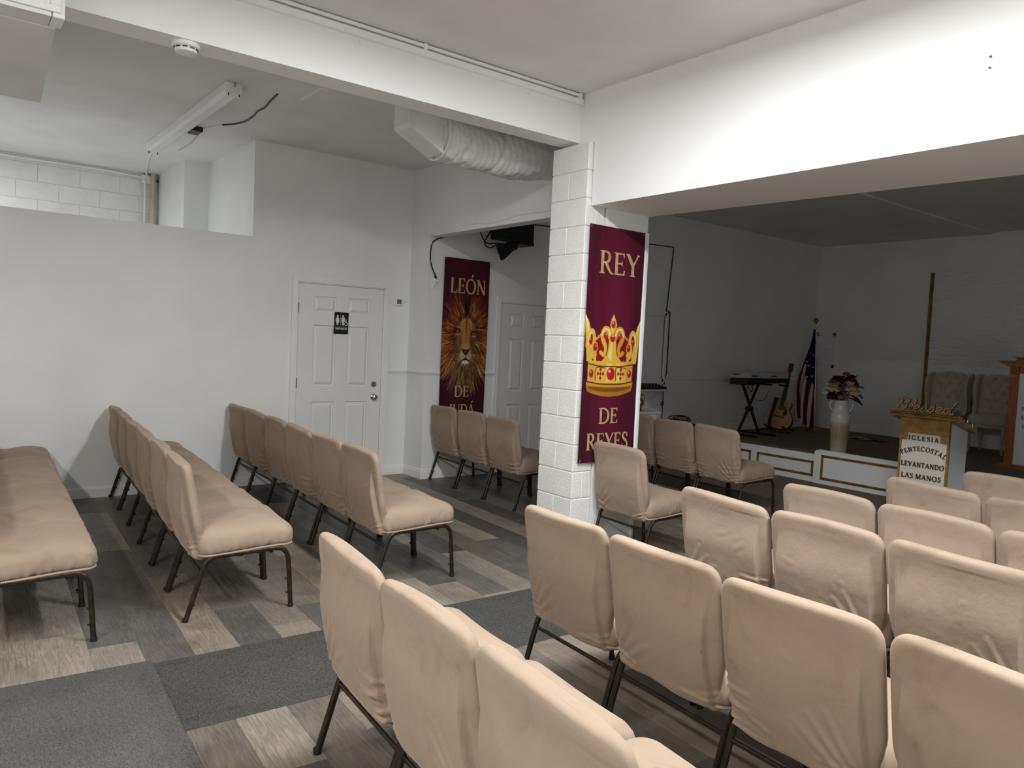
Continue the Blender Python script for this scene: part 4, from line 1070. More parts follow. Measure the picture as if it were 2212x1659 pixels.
# --- vase with flowers
VX, VY = 2.585, 4.62
va = empty('floor_vase', (VX, VY, SZ)); tag(va, 'tall glazed white and tan vase with two handles', 'vase')
vp = [(.086, 0), (.094, .02), (.100, .10), (.108, .25), (.118, .38), (.122, .46), (.118, .50), (.096, .54), (.086, .57), (.084, .63), (.090, .645), (.092, .66), (.088, .67), (.080, .672), (.076, .60), (.07, .58), (.01, .57)]
vp = [(r*.97, z*1.0) for r, z in vp]
MB().lathe(vp, 48).build('body', M['vase'], va, 60)
for sgn in (-1, 1):
    d = Vector((.83, .56))*sgn
    MB().tube(spline([(d.x*.080, d.y*.080, .645), (d.x*.115, d.y*.115, .650), (d.x*.132, d.y*.132, .61), (d.x*.118, d.y*.118, .565), (d.x*.092, d.y*.092, .535)], 6), .0105, 9).build('handle', M['vase'], va, 60)
bq = empty('flower_bouquet', (VX, VY, SZ+.60)); tag(bq, 'burgundy and cream artificial flower bouquet in the floor vase', 'flowers')
RT = Vector((.83, .56, 0)); FW = Vector((.56, -.83, 0))
def petal(c, d, L, wdt, curl, n=5):
    d = Vector(d).normalized(); up = Vector((0, 0, 1)); s = d.cross(up)
    s = s.normalized() if s.length > .1 else Vector((1, 0, 0)); nr = s.cross(d)
    rings = []; 
    for i in range(n+1):
        t = i/n; ww = wdt*math.sin(PI*min(1, .14+.76*t))**.55
        p = Vector(c)+d*L*t+nr*curl*t*t*L
        rings.append([p-s*ww+nr*.25*ww, p+nr*0, p+s*ww+nr*.25*ww, p-nr*.003])
    return rings
def flower(px, pz, dep, r, m, name, kind):
    c = RT*px+FW*dep+Vector((0, 0, pz)); mb = MB(); rg = random.Random(int(abs(px*1000)+pz*777))
    out = (c-Vector((0, 0, .02))).normalized()*.5+FW*.5+Vector((0, 0, .3)); out.normalize()
    t1 = out.cross(Vector((0, 0, 1))).normalized(); t2 = out.cross(t1)
    for ringi, (cnt, sc, tilt) in enumerate(((6, 1.0, .35), (5, .75, .8), (4, .5, 1.5))):
        for k in range(cnt):
            a = 2*PI*(k+.4*ringi)/cnt+rg.uniform(-.15, .15)
            d = t1*math.cos(a)+t2*math.sin(a)+out*tilt
            mb.rings(petal(c, d, r*.86*sc, r*.50*sc, -.25*(1 if kind else -.5), 6))
    mb.build(name, m, bq, 60)
def leaf(px, pz, dep, L, wd, ax, az, m, name):
    c = RT*px+FW*dep+Vector((0, 0, pz)); MB().rings(petal(c, RT*math.cos(az)*1.0+Vector((0, 0, math.sin(az)))+FW*ax, L, wd, -.2, 7)).build(name, m, bq, 60)
for (px, pz, dep, r, m_, nm_) in ((.07, .24, .09, .10, 'petalcream', 'cream_flower'), (.13, .19, .07, .085, 'petalcream', 'cream_flower'), (-.09, .22, .09, .095, 'petalcream', 'cream_flower'),
      (-.17, .23, .05, .06, 'petalwhite', 'white_flower'), (-.19, .17, .06, .06, 'petalwhite', 'white_flower'), (-.20, .20, .02, .05, 'petalwhite', 'white_flower'),
      (-.03, .32, .04, .085, 'petalred', 'burgundy_flower'), (.08, .34, .0, .085, 'petalred', 'burgundy_flower'), (-.11, .13, .08, .095, 'petalred', 'burgundy_flower'), (-.08, .33, .0, .07, 'petalred', 'burgundy_flower'), (.0, .26, .0, .10, 'petalred', 'burgundy_flower'), (.12, .28, -.03, .08, 'petalred', 'burgundy_flower'), (-.03, .12, .09, .08, 'petalred', 'burgundy_flower'),
      (-.01, .23, .11, .08, 'petalmauve', 'mauve_flower'), (.01, .14, .12, .09, 'petalmauve', 'mauve_flower'), (.03, .39, .0, .055, 'petalmauve', 'mauve_flower'), (-.12, .29, .05, .06, 'petalmauve', 'mauve_flower')):
    flower(px, pz, dep, r, M[m_], nm_, 1)
for (a, b, c_, L, wd, az) in ((.07, .10, .08, .17, .06, -.25), (.12, .24, .02, .12, .055, .1), (.12, .17, .0, .13, .06, -.35), (.02, .30, .0, .13, .05, .9), (-.02, .06, .05, .12, .04, 2.6), (.06, .32, .0, .12, .04, .7), (.10, .13, .05, .14, .06, -.5), (.0, .08, .06, .14, .05, 1.9), (-.08, .10, .03, .12, .05, 2.4)): leaf(a, b, c_, L, wd, .3, az, M['leafdark'], 'leaf')
for k in range(9):
    a = 2*PI*k/9; MB().tube([(.03*math.cos(a), .03*math.sin(a), -.02), (.06*math.cos(a), .06*math.sin(a), .10), (.10*math.cos(a), .09*math.sin(a), .20)], .003, 5).build('stem', M['leafdark'], bq)
# --- papers and debris on the stage floor
for k, (x, y, a, w, d, m) in enumerate([(1.66, 6.70, .3, .26, .18, 'paper'), (1.80, 6.62, -.4, .24, .17, 'cardboard'), (1.93, 6.60, .9, .22, .2, 'paper'), (2.06, 6.66, .1, .25, .17, 'cardboard'), (1.90, 6.85, .5, .22, .16, 'cardboard')]):
    mb = MB(); n = 8; vs = []; fs = []
    for j in range(n+1):
        for i in range(n+1):
            u, v = i/n-.5, j/n-.5; vs.append((u*w, v*d, .004+.004*k+.012*math.sin(u*5+k)*math.sin(v*4+k)**2+.012*max(0, u)*2*abs(v)))
    for j in range(n):
        for i in range(n): q = j*(n+1)+i; fs.append((q, q+1, q+n+2, q+n+1))
    o = MB().add(vs, fs).build('loose_paper', M[m], None, 50); o.location = (x, y, SZ+.002); o.rotation_euler = (0, 0, a)
    tag(o, ['pale curled paper nearest the vase on the stage floor', 'brown sheet second from the vase on the stage floor', 'pale paper in the middle of the stage floor papers', 'brown sheet nearest the podium on the stage floor', 'brown sheet rearmost among the stage floor papers'][k], 'paper', 'papers on the stage floor')
for k, (x, y, a) in enumerate([(.78, 6.66, .2), (1.0, 6.62, -.3)]):
    o = MB().prism([(p.x, p.y) for p in spline([Vector(q) for q in [(-.10, -.03), (0, -.06), (.11, -.02), (.09, .05), (-.02, .04), (-.09, .05)]], 3, True)], 0, .012, XYZ).build('fallen_leaf', M['cardboard'], None, None, .003); o.location = (x, y, SZ); o.rotation_euler = (0, 0, a)
    tag(o, ['flat brown scrap beside the flag base', 'flat brown scrap in front of the flag'][k], 'scrap', 'brown scraps by the flag')
#==PART5==
# ================================================================ LETTERS
def glyph(ch, TK=.13, TN=.055, SF=.09, ST=.04):
    """serif capital as a list of (polyline, width, width_end); returns strokes, advance"""
    S = []
    def st(x, y0, y1, w, t=True, b=True):
        S.append(([(x, y0), (x, y1)], w, None))
        if t: S.append(([(x-w/2-SF*.8, y1-ST/2), (x+w/2+SF*.8, y1-ST/2)], ST, None))
        if b: S.append(([(x-w/2-SF*.8, y0+ST/2), (x+w/2+SF*.8, y0+ST/2)], ST, None))
    def ln(a, b, w): S.append(([a, b], w, None))
    def sf(x, y): S.append(([(x-SF, y), (x+SF, y)], ST, None))
    acc = None
    if ch in 'ÓÁ': acc = ch; ch = {'Ó': 'O', 'Á': 'A'}[ch]
    if ch == 'A': ln((.09, 0), (.39, 1), TN*1.2); ln((.37, 1), (.70, 0), TK); ln((.20, .34), (.56, .34), TN); sf(.09, ST/2); sf(.70, ST/2); adv = .80; cx = .4
    elif ch in 'CG':
        S.append((arc(.44, .5, .37, .49, 48, 180, 12), TN*1.3, TK)); S.append((arc(.44, .5, .37, .49, 180, 318, 12), TK, TN*1.3)); ln((.70, .98), (.70, .70), TN)
        if ch == 'G': st(.70, .0, .42, TK*.85, True, False)
        else: ln((.70, .26), (.72, .10), TN)
        adv = .84
    elif ch == 'D': st(.16, 0, 1, TK); S.append(([(.16, .975)]+arc(.36, .5, .40, .475, 90, 0, 8), TN*1.2, TK)); S.append((arc(.36, .5, .40, .475, 0, -90, 8)+[(.16, .025)], TK, TN*1.2)); adv = .86
    elif ch == 'E':
        st(.16, 0, 1, TK)
        for y, x1 in ((1-TN/2, .56), (.52, .47), (TN/2, .60)): ln((.16, y), (x1, y), TN)
        ln((.56, 1), (.58, .80), TN); ln((.47, .62), (.47, .42), TN*.9); ln((.58, .0), (.62, .22), TN); adv = .68
    elif ch == 'I': st(.17, 0, 1, TK); adv = .36
    elif ch == 'J': st(.20, .1, 1, TK, True, False); S.append(([(.20, .12), (.18, -.06), (.10, -.17), (.0, -.20)], TK, TN)); adv = .38
    elif ch == 'L': st(.16, 0, 1, TK); ln((.16, TN/2), (.58, TN/2), TN); ln((.57, 0), (.61, .24), TN); adv = .64
    elif ch == 'M': st(.13, 0, 1, TN*1.1); ln((.13, 1), (.47, .03), TK); ln((.47, .03), (.80, 1), TN); st(.82, 0, 1, TK); adv = .99
    elif ch == 'N': st(.13, 0, 1, TN*1.1); ln((.12, 1), (.70, .0), TK); st(.70, 0, 1, TN*1.1, True, False); adv = .85
    elif ch == 'O': S.append((arc(.45, .5, .37, .48, 90, 180, 9), TN*1.3, TK)); S.append((arc(.45, .5, .37, .48, 180, 270, 9), TK, TN*1.3)); S.append((arc(.45, .5, .37, .48, 270, 360, 9), TN*1.3, TK)); S.append((arc(.45, .5, .37, .48, 0, 90, 9), TK, TN*1.3)); adv = .92; cx = .47
    elif ch in 'PR':
        st(.16, 0, 1, TK); S.append(([(.16, .975)]+arc(.34, .735, .22, .24, 90, 0, 7), TN, TK)); S.append((arc(.34, .735, .22, .24, 0, -90, 7)+[(.16, .495)], TK, TN)); adv = .64
        if ch == 'R': S.append(([(.36, .50), (.60, .10), (.76, .0)], TK, TN)); adv = .78
    elif ch == 'S':
        p = [tuple(q) for q in spline([Vector(v) for v in [(.48, .80), (.42, .93), (.28, .98), (.13, .90), (.11, .74), (.22, .60), (.38, .48), (.50, .34), (.48, .14), (.32, .02), (.16, .06), (.08, .22)]], 4)]
        h = len(p)//2; S.append((p[:h+1], TN, TK)); S.append((p[h:], TK, TN)); ln((.49, .98), (.49, .72), TN*.8); ln((.08, .02), (.08, .28), TN*.8); adv = .60
    elif ch == 'T': st(.36, 0, 1, TK, False, True); ln((.04, 1-TN/2), (.68, 1-TN/2), TN); ln((.06, 1), (.03, .76), TN); ln((.66, 1), (.69, .76), TN); adv = .74
    elif ch == 'U': st(.16, .3, 1, TK, True, False); S.append((arc(.42, .3, .26, .28, 180, 270, 7), TK, TN*1.2)); S.append((arc(.42, .3, .27, .28, 270, 360, 7), TN*1.2, TN)); st(.69, .3, 1, TN, True, False); adv = .86
    elif ch == 'V': ln((.09, 1), (.40, 0), TK); ln((.39, 0), (.69, 1), TN*1.1); sf(.09, 1-ST/2); sf(.69, 1-ST/2); adv = .78
    elif ch == 'Y': ln((.08, 1), (.38, .46), TK); ln((.69, 1), (.38, .46), TN*1.1); st(.38, 0, .48, TK, False, True); sf(.08, 1-ST/2); sf(.69, 1-ST/2); adv = .76
    else: adv = .4
    if acc: S.append(([(cx, 1.08), (cx+.16, 1.30)], TN, TK*.9))
    return S, adv
def word(txt, size, bold=False, gap=.04):
    """strokes laid out from x=0; returns list of (letter strokes, x0), total width"""
    out = []; x = 0
    for ch in txt:
        if ch == ' ': x += .35*size; continue
        S, adv = glyph(ch, *((.19, .10, .07, .085) if bold else (.165, .07, .09, .045)))
        out.append(([([(p[0]*size, p[1]*size) for p in P], w*size, None if w2 is None else w2*size) for P, w, w2 in S], x, adv*size)); x += (adv+gap)*size
    return out, x-gap*size

# ================================================================ PODIUM
PX0, PX1, PY0, PY1 = 3.745, 4.225, 3.72, 4.16
po = empty('podium', ((PX0+PX1)/2, PY0, 0.008)); tag(po, 'white and gold podium with raised wooden lettering', 'podium')
hw = (PX1-PX0)/2
MB().box(-hw+.006, hw-.006, .0, .42, .06, .93).build('cabinet', M['bluewhite'], po)
MB().box(-hw+.02, hw-.02, -.006, .0, .06, .80).build('front_panel', M['cream'], po)
MB().box(-hw, -hw+.018, -.014, .02, .06, .95).build('edge_strip', M['gold'], po); MB().box(hw-.018, hw, -.014, .02, .06, .95).build('edge_strip', M['gold'], po)
MB().box(-hw-.03, hw+.03, -.03, .45, 0, .06).build('base', M['gold'], po, None, .008)
fr = MB().box(-hw, hw, -.018, .0, .80, .965)
for k in range(6): fr.box(-hw, hw, -.030, -.018, .845+k*.019, .855+k*.019)
fr.build('fluted_frieze', M['gold'], po, None, .002)
for sx in (-1, 1):
    b_ = MB().box(-.038, .038, -.030, .0, -.038, .038).build('rosette_block', M['gold'], po, None, .003); b_.location = (sx*(hw-.038), 0, .765-(.0 if sx < 0 else .0))
    for r0 in (.028, .016): 
        MB().tube([(r0*math.cos(2*PI*k/20), -.031, r0*math.sin(2*PI*k/20)) for k in range(20)], .004, 6, closed=True).build('ring', M['gold'], b_, 50)
    MB().sphere((0, -.031, 0), .008, 8, 5).build('button', M['gold'], b_, 60)
# sloping top: moulded front edge, drops toward the speaker
sl_ = -.26
top = MB().prism([(-.09, .965), (.40, .965+sl_*.49), (.47, .965+sl_*.56), (.47, .985+sl_*.56), (-.02, 1.012+sl_*.0), (-.09, 1.0)], -hw-.075, hw+.075, lambda a, b, h: (h, a, b))
top.build('top_board', M['gold'], po, None, .004)
MB().box(-hw-.085, hw+.085, -.105, -.07, .978, .995).box(-hw-.08, hw+.08, -.098, -.06, .995, 1.012).build('cornice', M['brass'], po, None, .004)
for k, yy in ((0, .06), (1, .26)):
    zz = .995+sl_*(yy+.05)*.9
    MB().tube([(hw+.04, yy, zz), (hw+.04, yy, zz+.035), (hw+.04, yy+.13, zz+.035+sl_*.13), (hw+.04, yy+.13, zz+sl_*.13)], .006, 8).build('book_rail', M['steel'], po, 50)
ONF = lambda a, b, h: (a, -.006-h, b)
def place_word(txt, cx, z, size, W, arch=0, tilt=0, nm='letter'):
    lt, w = word(txt, size, True, .10); k = W/w
    for S, x, adv in lt:
        mid = (x+adv/2)*k-W/2; mb = MB()
        t = mid/(W/2); rot = -arch*t*1.15; zz = z-arch*W*.22*(t*t)+tilt*t*W/2
        c_, s_ = math.cos(rot), math.sin(rot)
        for P, wd, w2 in S:
            pts = []
            for (a, b) in P:
                a = (a-adv/2)*min(k, 1.12); pts.append((cx+mid+a*c_-b*s_, zz+a*s_+b*c_))
            mb.ribbon(pts, wd, 0, .008, ONF, False, w2)
        mb.build(nm, M['letterwood'], po)
place_word('IGLESIA', -.005, .728, .044, .30, 0)
place_word('PENTECOSTAL', .0, .622, .048, .415, .60)
place_word('LEVANTANDO', .0, .455, .050, .42, 0)
place_word('LAS MANOS', -.005, .335, .050, .39, 0)
# --- "Blessed" marquee sign on top of podium
bl = empty('marquee_sign', ((PX0+PX1)/2-.005, PY0-.045, 1.022)); tag(bl, 'script sign reading Blessed with tiny bulbs on the podium', 'sign')
scr = {'B': [[(.0, .0), (.05, .06), (.13, .30), (.20, .52), (.235, .66)], [(.07, .60), (.16, .66), (.30, .69), (.43, .66), (.47, .57), (.41, .45), (.29, .37), (.20, .36)], [(.27, .37), (.38, .33), (.41, .22), (.35, .10), (.22, .02), (.08, .02)]],
       'l': [[(.0, .06), (.08, .10), (.22, .40), (.27, .60), (.23, .66), (.17, .56), (.10, .26), (.10, .06), (.18, .0), (.28, .08)]],
       'e': [[(-.05, .06), (.05, .10), (.17, .20), (.22, .30), (.17, .36), (.08, .30), (.045, .16), (.09, .04), (.19, .01), (.29, .09)]],
       's': [[(-.05, .04), (.07, .18), (.17, .42), (.19, .30), (.20, .14), (.14, .02), (.04, .03)], [(.16, .05), (.28, .09)]],
       'd': [[(.21, .28), (.13, .33), (.04, .25), (.02, .10), (.09, .01), (.17, .08), (.24, .28)], [(.24, .28), (.33, .52), (.40, .72)], [(.24, .28), (.21, .08), (.27, .0), (.36, .06)]]}
ONB = lambda a, b, h: (a, -h, b)
x = 0; sgn_letters = []; bulbs = []
K = .235; SH = .18
for ch, adv in (('B', .43), ('l', .20), ('e', .26), ('s', .26), ('s', .26), ('e', .27), ('d', .38)):
    sgn_letters.append((ch, x)); x += adv
XW = x
for ch, x0 in sgn_letters:
    mb = MB(); ed = MB()
    for s_ in scr[ch]:
        P = [Vector(((x0+a+SH*b*.4-XW/2)*K*1.19, b*K*.74+.012)) for a, b in s_]
        P = spline(P, 4); PP = [(p.x, p.y) for p in P]
        mb.ribbon(PP, .021, 0, .014, ONB); ed.ribbon(PP, .025, -.006, .002, ONB)
        d = 0
        for i in range(1, len(P)):
            d += (P[i]-P[i-1]).length
            if d > .0165: bulbs.append((P[i].x, -.016, P[i].y)); d = 0
    lo = mb.build('letter', M['brass'], bl); ed.build('backing', M['rosewood'], lo)
bm_ = MB()
for b_ in bulbs: bm_.sphere(b_, .0048, 6, 4)
bo = bm_.build('bulbs', M['bulb'], bl, 60); bo['kind'] = 'stuff'

# ================================================================ TUFTED WING CHAIRS
def tufted(x, y, label):
    t = empty('wing_chair', (x, y, SZ)); tag(t, label, 'armchair', 'tufted chairs on the stage')
    w = .235
    # seat
    o = outline(w, -.27, .25, .05); rings = []
    for d, z in ((.01, .36), (0, .38), (0, .45), (.008, .485), (.03, .51), (.07, .522), (.13, .527), (.22, .53)):
        ring = []
        for (a, b) in o: L = math.hypot(a, b); k = (L-d)/L if L > d else .02; ring.append((a*k, b*k, z))
        rings.append(ring)
    MB().rings(rings).build('seat', M['linen'], t, 60)
    # tufted back: front face grid with button dimples, arched top
    tuft = []
    for r in range(5):
        for c in range(3 if r % 2 else 2): tuft.append(((-.13+.13*c) if r % 2 else (-.065+.13*c), .60+r*.098))
    nu, nv = 44, 60; vs = []; fs = []
    def topz(u): return 1.055-.075*abs(u)**2.6
    for side in (0, 1):
        for j in range(nv+1):
            for i in range(nu+1):
                u = i/nu*2-1; v = j/nv; X = u*(w+.0); zt = topz(u); z = .40+v*(zt-.40)
                lean = .16+.14*(z-.45)
                edge = max(0, 1-max(abs(u)**8, v**10))
                if side == 0:
                    yy = lean-.05-.028*edge
                    for (tx, tz) in tuft:
                        q = math.hypot(X-tx, z-tz); yy += .026*math.exp(-(q/.020)**2)+.010*math.exp(-(q/.05)**2)
                    for (tx, tz) in tuft:      # diagonal pleats
                        for sx in (-1, 1):
                            dx, dz = .065*sx, .098; t_ = ((X-tx)*dx+(z-tz)*dz)/(dx*dx+dz*dz)
                            if 0 < t_ < 1:
                                q = math.hypot(X-tx-t_*dx, z-tz-t_*dz); yy += .006*math.exp(-(q/.008)**2)
                else: yy = lean+.03*edge
                vs.append((X, yy, z))
    m_ = (nu+1)*(nv+1)
    for side in (0, 1):
        for j in range(nv):
            for i in range(nu): q = side*m_+j*(nu+1)+i; f = (q, q+1, q+nu+2, q+nu+1); fs.append(f if side == 0 else f[::-1])
    for j in range(nv):
        for i in (0, nu): a = j*(nu+1)+i; fs.append((a, a+nu+1, m_+a+nu+1, m_+a))
    for i in range(nu):
        for j in (0, nv): a = j*(nu+1)+i; fs.append((a, a+1, m_+a+1, m_+a))
    bk_ = MB().add(vs, fs).build('backrest', M['linen'], t, 60)
    for (tx, tz) in tuft: MB().sphere((tx, .16+.14*(tz-.45)-.048, tz), .010, 8, 5, (1, .6, 1)).build('button', M['linen'], bk_, 60)
    for sx in (-1, 1):
        # wings
        prof = [(-.10, .46), (-.06, .53), (-.075, .66), (-.13, .80), (-.135, .92), (-.08, 1.0), (.02, 1.02), (.13, 1.0), (.13, .48)]
        pr2 = [(p.x, p.y) for p in spline([Vector((a+.12+.10*(b-.5)*1.0, b)) for a, b in prof], 4, True)]
        wg = MB().prism(pr2, w-.005, w+.045, lambda a, b, h: (h, a, b)).build('wing', M['linen'], t, 50, .012, 3)
        if sx < 0: wg.scale = (-1, 1, 1)
        nh = MB()
        for k in range(22): nh.sphere((w+.047, .215+.10*(.5+.02*k-.5), .50+.0225*k), .006, 6, 4)
        n_ = nh.build('nailheads', M['nail'], wg, 60); n_['kind'] = 'stuff'
    nm = None
    for k in range(15):
        if nm is None: q = MB().sphere((0, 0, 0), .0075, 8, 5, (1, .6, 1)).build('nailhead', M['nail'], t, 60); nm = q.data
        else: q = obj('nailhead', nm, t)
        q.location = (-.217+k*.031, -.271, .385)
    MB().box(-.228, .228, -.262, .24, .345, .375).build('apron', M['linen'], t, None, .006)
    for sx in (-1, 1):
        for fy in (-.235, .215):
            MB().tube([(sx*.203, fy, .35), (sx*.204, fy-.004, .24), (sx*.200, fy+.006, .12), (sx*.206, fy-(.01 if fy < 0 else -.03), .0)], .026, 8, True, None, [1.15, 1.05, .8, .65]).build('leg', M['linenleg'], t, 40)
    return t
t1 = tufted(2.70, 7.17, 'tufted linen wing chair beside the tall gold strip')
t2 = tufted(3.36, 7.12, 'tufted linen wing chair partly behind the wooden pulpit')
for t in (t1, t2): t.rotation_euler = (0, 0, math.radians(3))

# ================================================================ WOODEN PULPIT (cut by the frame)
pu = empty('wooden_pulpit', (4.45, 5.76, SZ)); tag(pu, 'carved oak pulpit with white lettered panel at right edge', 'pulpit')
MB().box(-.42, .44, .0, .36, .02, 1.16).build('carcass', M['oak'], pu)
MB().box(-.352, .352, -.012, .0, .03, 1.12).build('white_panel', M['bluewhite'], pu)
for sx in (-1, 1):
    MB().box(sx*.398-.046, sx*.398+.046, -.03, .01, .02, 1.09).build('pilaster', M['oak'], pu, None, .004)
    fl_ = MB()
    for k in range(4): fl_.box(sx*.398-.030+k*.018, sx*.398-.024+k*.018, -.036, -.028, .06, 1.06)
    fl_.build('flutes', M['oak'], pu)
    c_ = MB().box(-.046, .046, -.04, 0, -.046, .046).build('rosette_block', M['oak'], pu, None, .003); c_.location = (sx*.398, -.005, 1.135)
    for r0 in (.030, .016): MB().tube([(r0*math.cos(2*PI*k/20), -.041, r0*math.sin(2*PI*k/20)) for k in range(20)], .004, 6, closed=True).build('ring', M['oak'], c_, 50)
MB().box(-.352, .352, -.025, .0, 1.10, 1.175).build('frieze', M['oak'], pu, None, .003)
MB().prism([(-.45, 1.18), (.47, 1.18), (.56, 1.225), (-.535, 1.225)], -.12, .42, lambda a, b, h: (a, h, b)).box(-.54, .56, -.125, .43, 1.225, 1.245).build('cornice', M['oak'], pu, None, .004)
MB().prism([(-.42, 1.245), (-.32, 1.245), (-.345, 1.28), (-.40, 1.28)], .02, .10, lambda a, b, h: (a, h, b)).box(-.425, .30, .0, .3, 1.28, 1.292).build('book_rest', M['oak'], pu, None, .003)
MB().box(-.53, .55, -.10, .42, .0, .02).box(-.47, .49, -.06, .39, .02, .045).build('plinth', M['oak'], pu, None, .004)
for (ch, lx, lz) in (('P', -.30, .675), ('L', -.30, .575), ('L', -.285, .475)):
    S, adv = glyph(ch, .16, .12, .05, .09); mb = MB()
    for P, wd, w2 in S: mb.ribbon([(lx+a*.04, lz+b*.042) for a, b in P], wd*.04, .012, .018, lambda a, b, h: (a, -h, b), False, None if w2 is None else w2*.04)
    mb.build('letter', M['letterwood'], pu)

# ================================================================ BANNERS
class Canvas:
    def __init__(s, W, H, asp): s.W, s.H, s.asp = W, H, asp; s.im = np.zeros((H, W, 3)); s.u = np.linspace(0, 1, W); s.v = np.linspace(0, asp, H); s.U, s.V = np.meshgrid(s.u, s.v)
    def win(s, a, b, c, d):
        i0 = max(0, int(a*(s.W-1))-1); i1 = min(s.W, int(b*(s.W-1))+3); j0 = max(0, int(c/s.asp*(s.H-1))-1); j1 = min(s.H, int(d/s.asp*(s.H-1))+3)
        return slice(j0, max(j0, j1)), slice(i0, max(i0, i1))
    def mix(s, sl, al, col): al = np.clip(al, 0, 1)[..., None]; s.im[sl] = s.im[sl]*(1-al)+np.array(col, float)*al
    def ell(s, cx, cy, rx, ry, col, soft=.15, al=1.0, rot=0):
        k = max(rx, ry)*(1+soft)+.01; sl = s.win(cx-k, cx+k, cy-k, cy+k); x = s.U[sl]-cx; y = s.V[sl]-cy
        c, q = math.cos(rot), math.sin(rot); X = (x*c+y*q)/rx; Y = (-x*q+y*c)/ry; d = np.sqrt(X*X+Y*Y)
        s.mix(sl, al*(1+soft-d)/max(2*soft, .02), col)
    def poly(s, pts, col, al=1.0):
        P = np.array(pts, float); sl = s.win(P[:, 0].min(), P[:, 0].max(), P[:, 1].min(), P[:, 1].max()); x = s.U[sl]; y = s.V[sl]; ins = np.zeros(x.shape, bool); n = len(P)
        for i in range(n):
            x0, y0 = P[i]; x1, y1 = P[(i+1) % n]
            if y0 == y1: continue
            c = ((y0 > y) != (y1 > y)) & (x < (x1-x0)*(y-y0)/(y1-y0)+x0); ins ^= c
        s.mix(sl, ins*al, col)
    def stroke(s, p, q, w0, w1, col, al=1.0):
        m = max(w0, w1)+.006; sl = s.win(min(p[0], q[0])-m, max(p[0], q[0])+m, min(p[1], q[1])-m, max(p[1], q[1])+m); x = s.U[sl]; y = s.V[sl]
        dx, dy = q[0]-p[0], q[1]-p[1]; L = dx*dx+dy*dy+1e-12; t = np.clip(((x-p[0])*dx+(y-p[1])*dy)/L, 0, 1); d = np.hypot(x-p[0]-t*dx, y-p[1]-t*dy); w = w0+(w1-w0)*t
        s.mix(sl, al*np.clip((w-d)/.004+.5, 0, 1), col)
    def curve(s, pts, w0, w1, col, al=1.0, n=6):
        P = spline([Vector(p) for p in pts], n); m = len(P)-1
        for i in range(m): s.stroke(P[i], P[i+1], w0+(w1-w0)*i/m, w0+(w1-w0)*(i+1)/m, col, al)
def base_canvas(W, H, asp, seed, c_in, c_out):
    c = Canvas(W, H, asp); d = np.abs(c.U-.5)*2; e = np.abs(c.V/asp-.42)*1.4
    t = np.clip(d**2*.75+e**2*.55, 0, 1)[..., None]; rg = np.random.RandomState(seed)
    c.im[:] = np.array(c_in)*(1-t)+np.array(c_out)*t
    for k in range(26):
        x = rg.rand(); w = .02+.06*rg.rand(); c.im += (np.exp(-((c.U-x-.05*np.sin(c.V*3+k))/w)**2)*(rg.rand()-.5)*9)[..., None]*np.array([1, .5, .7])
    return c
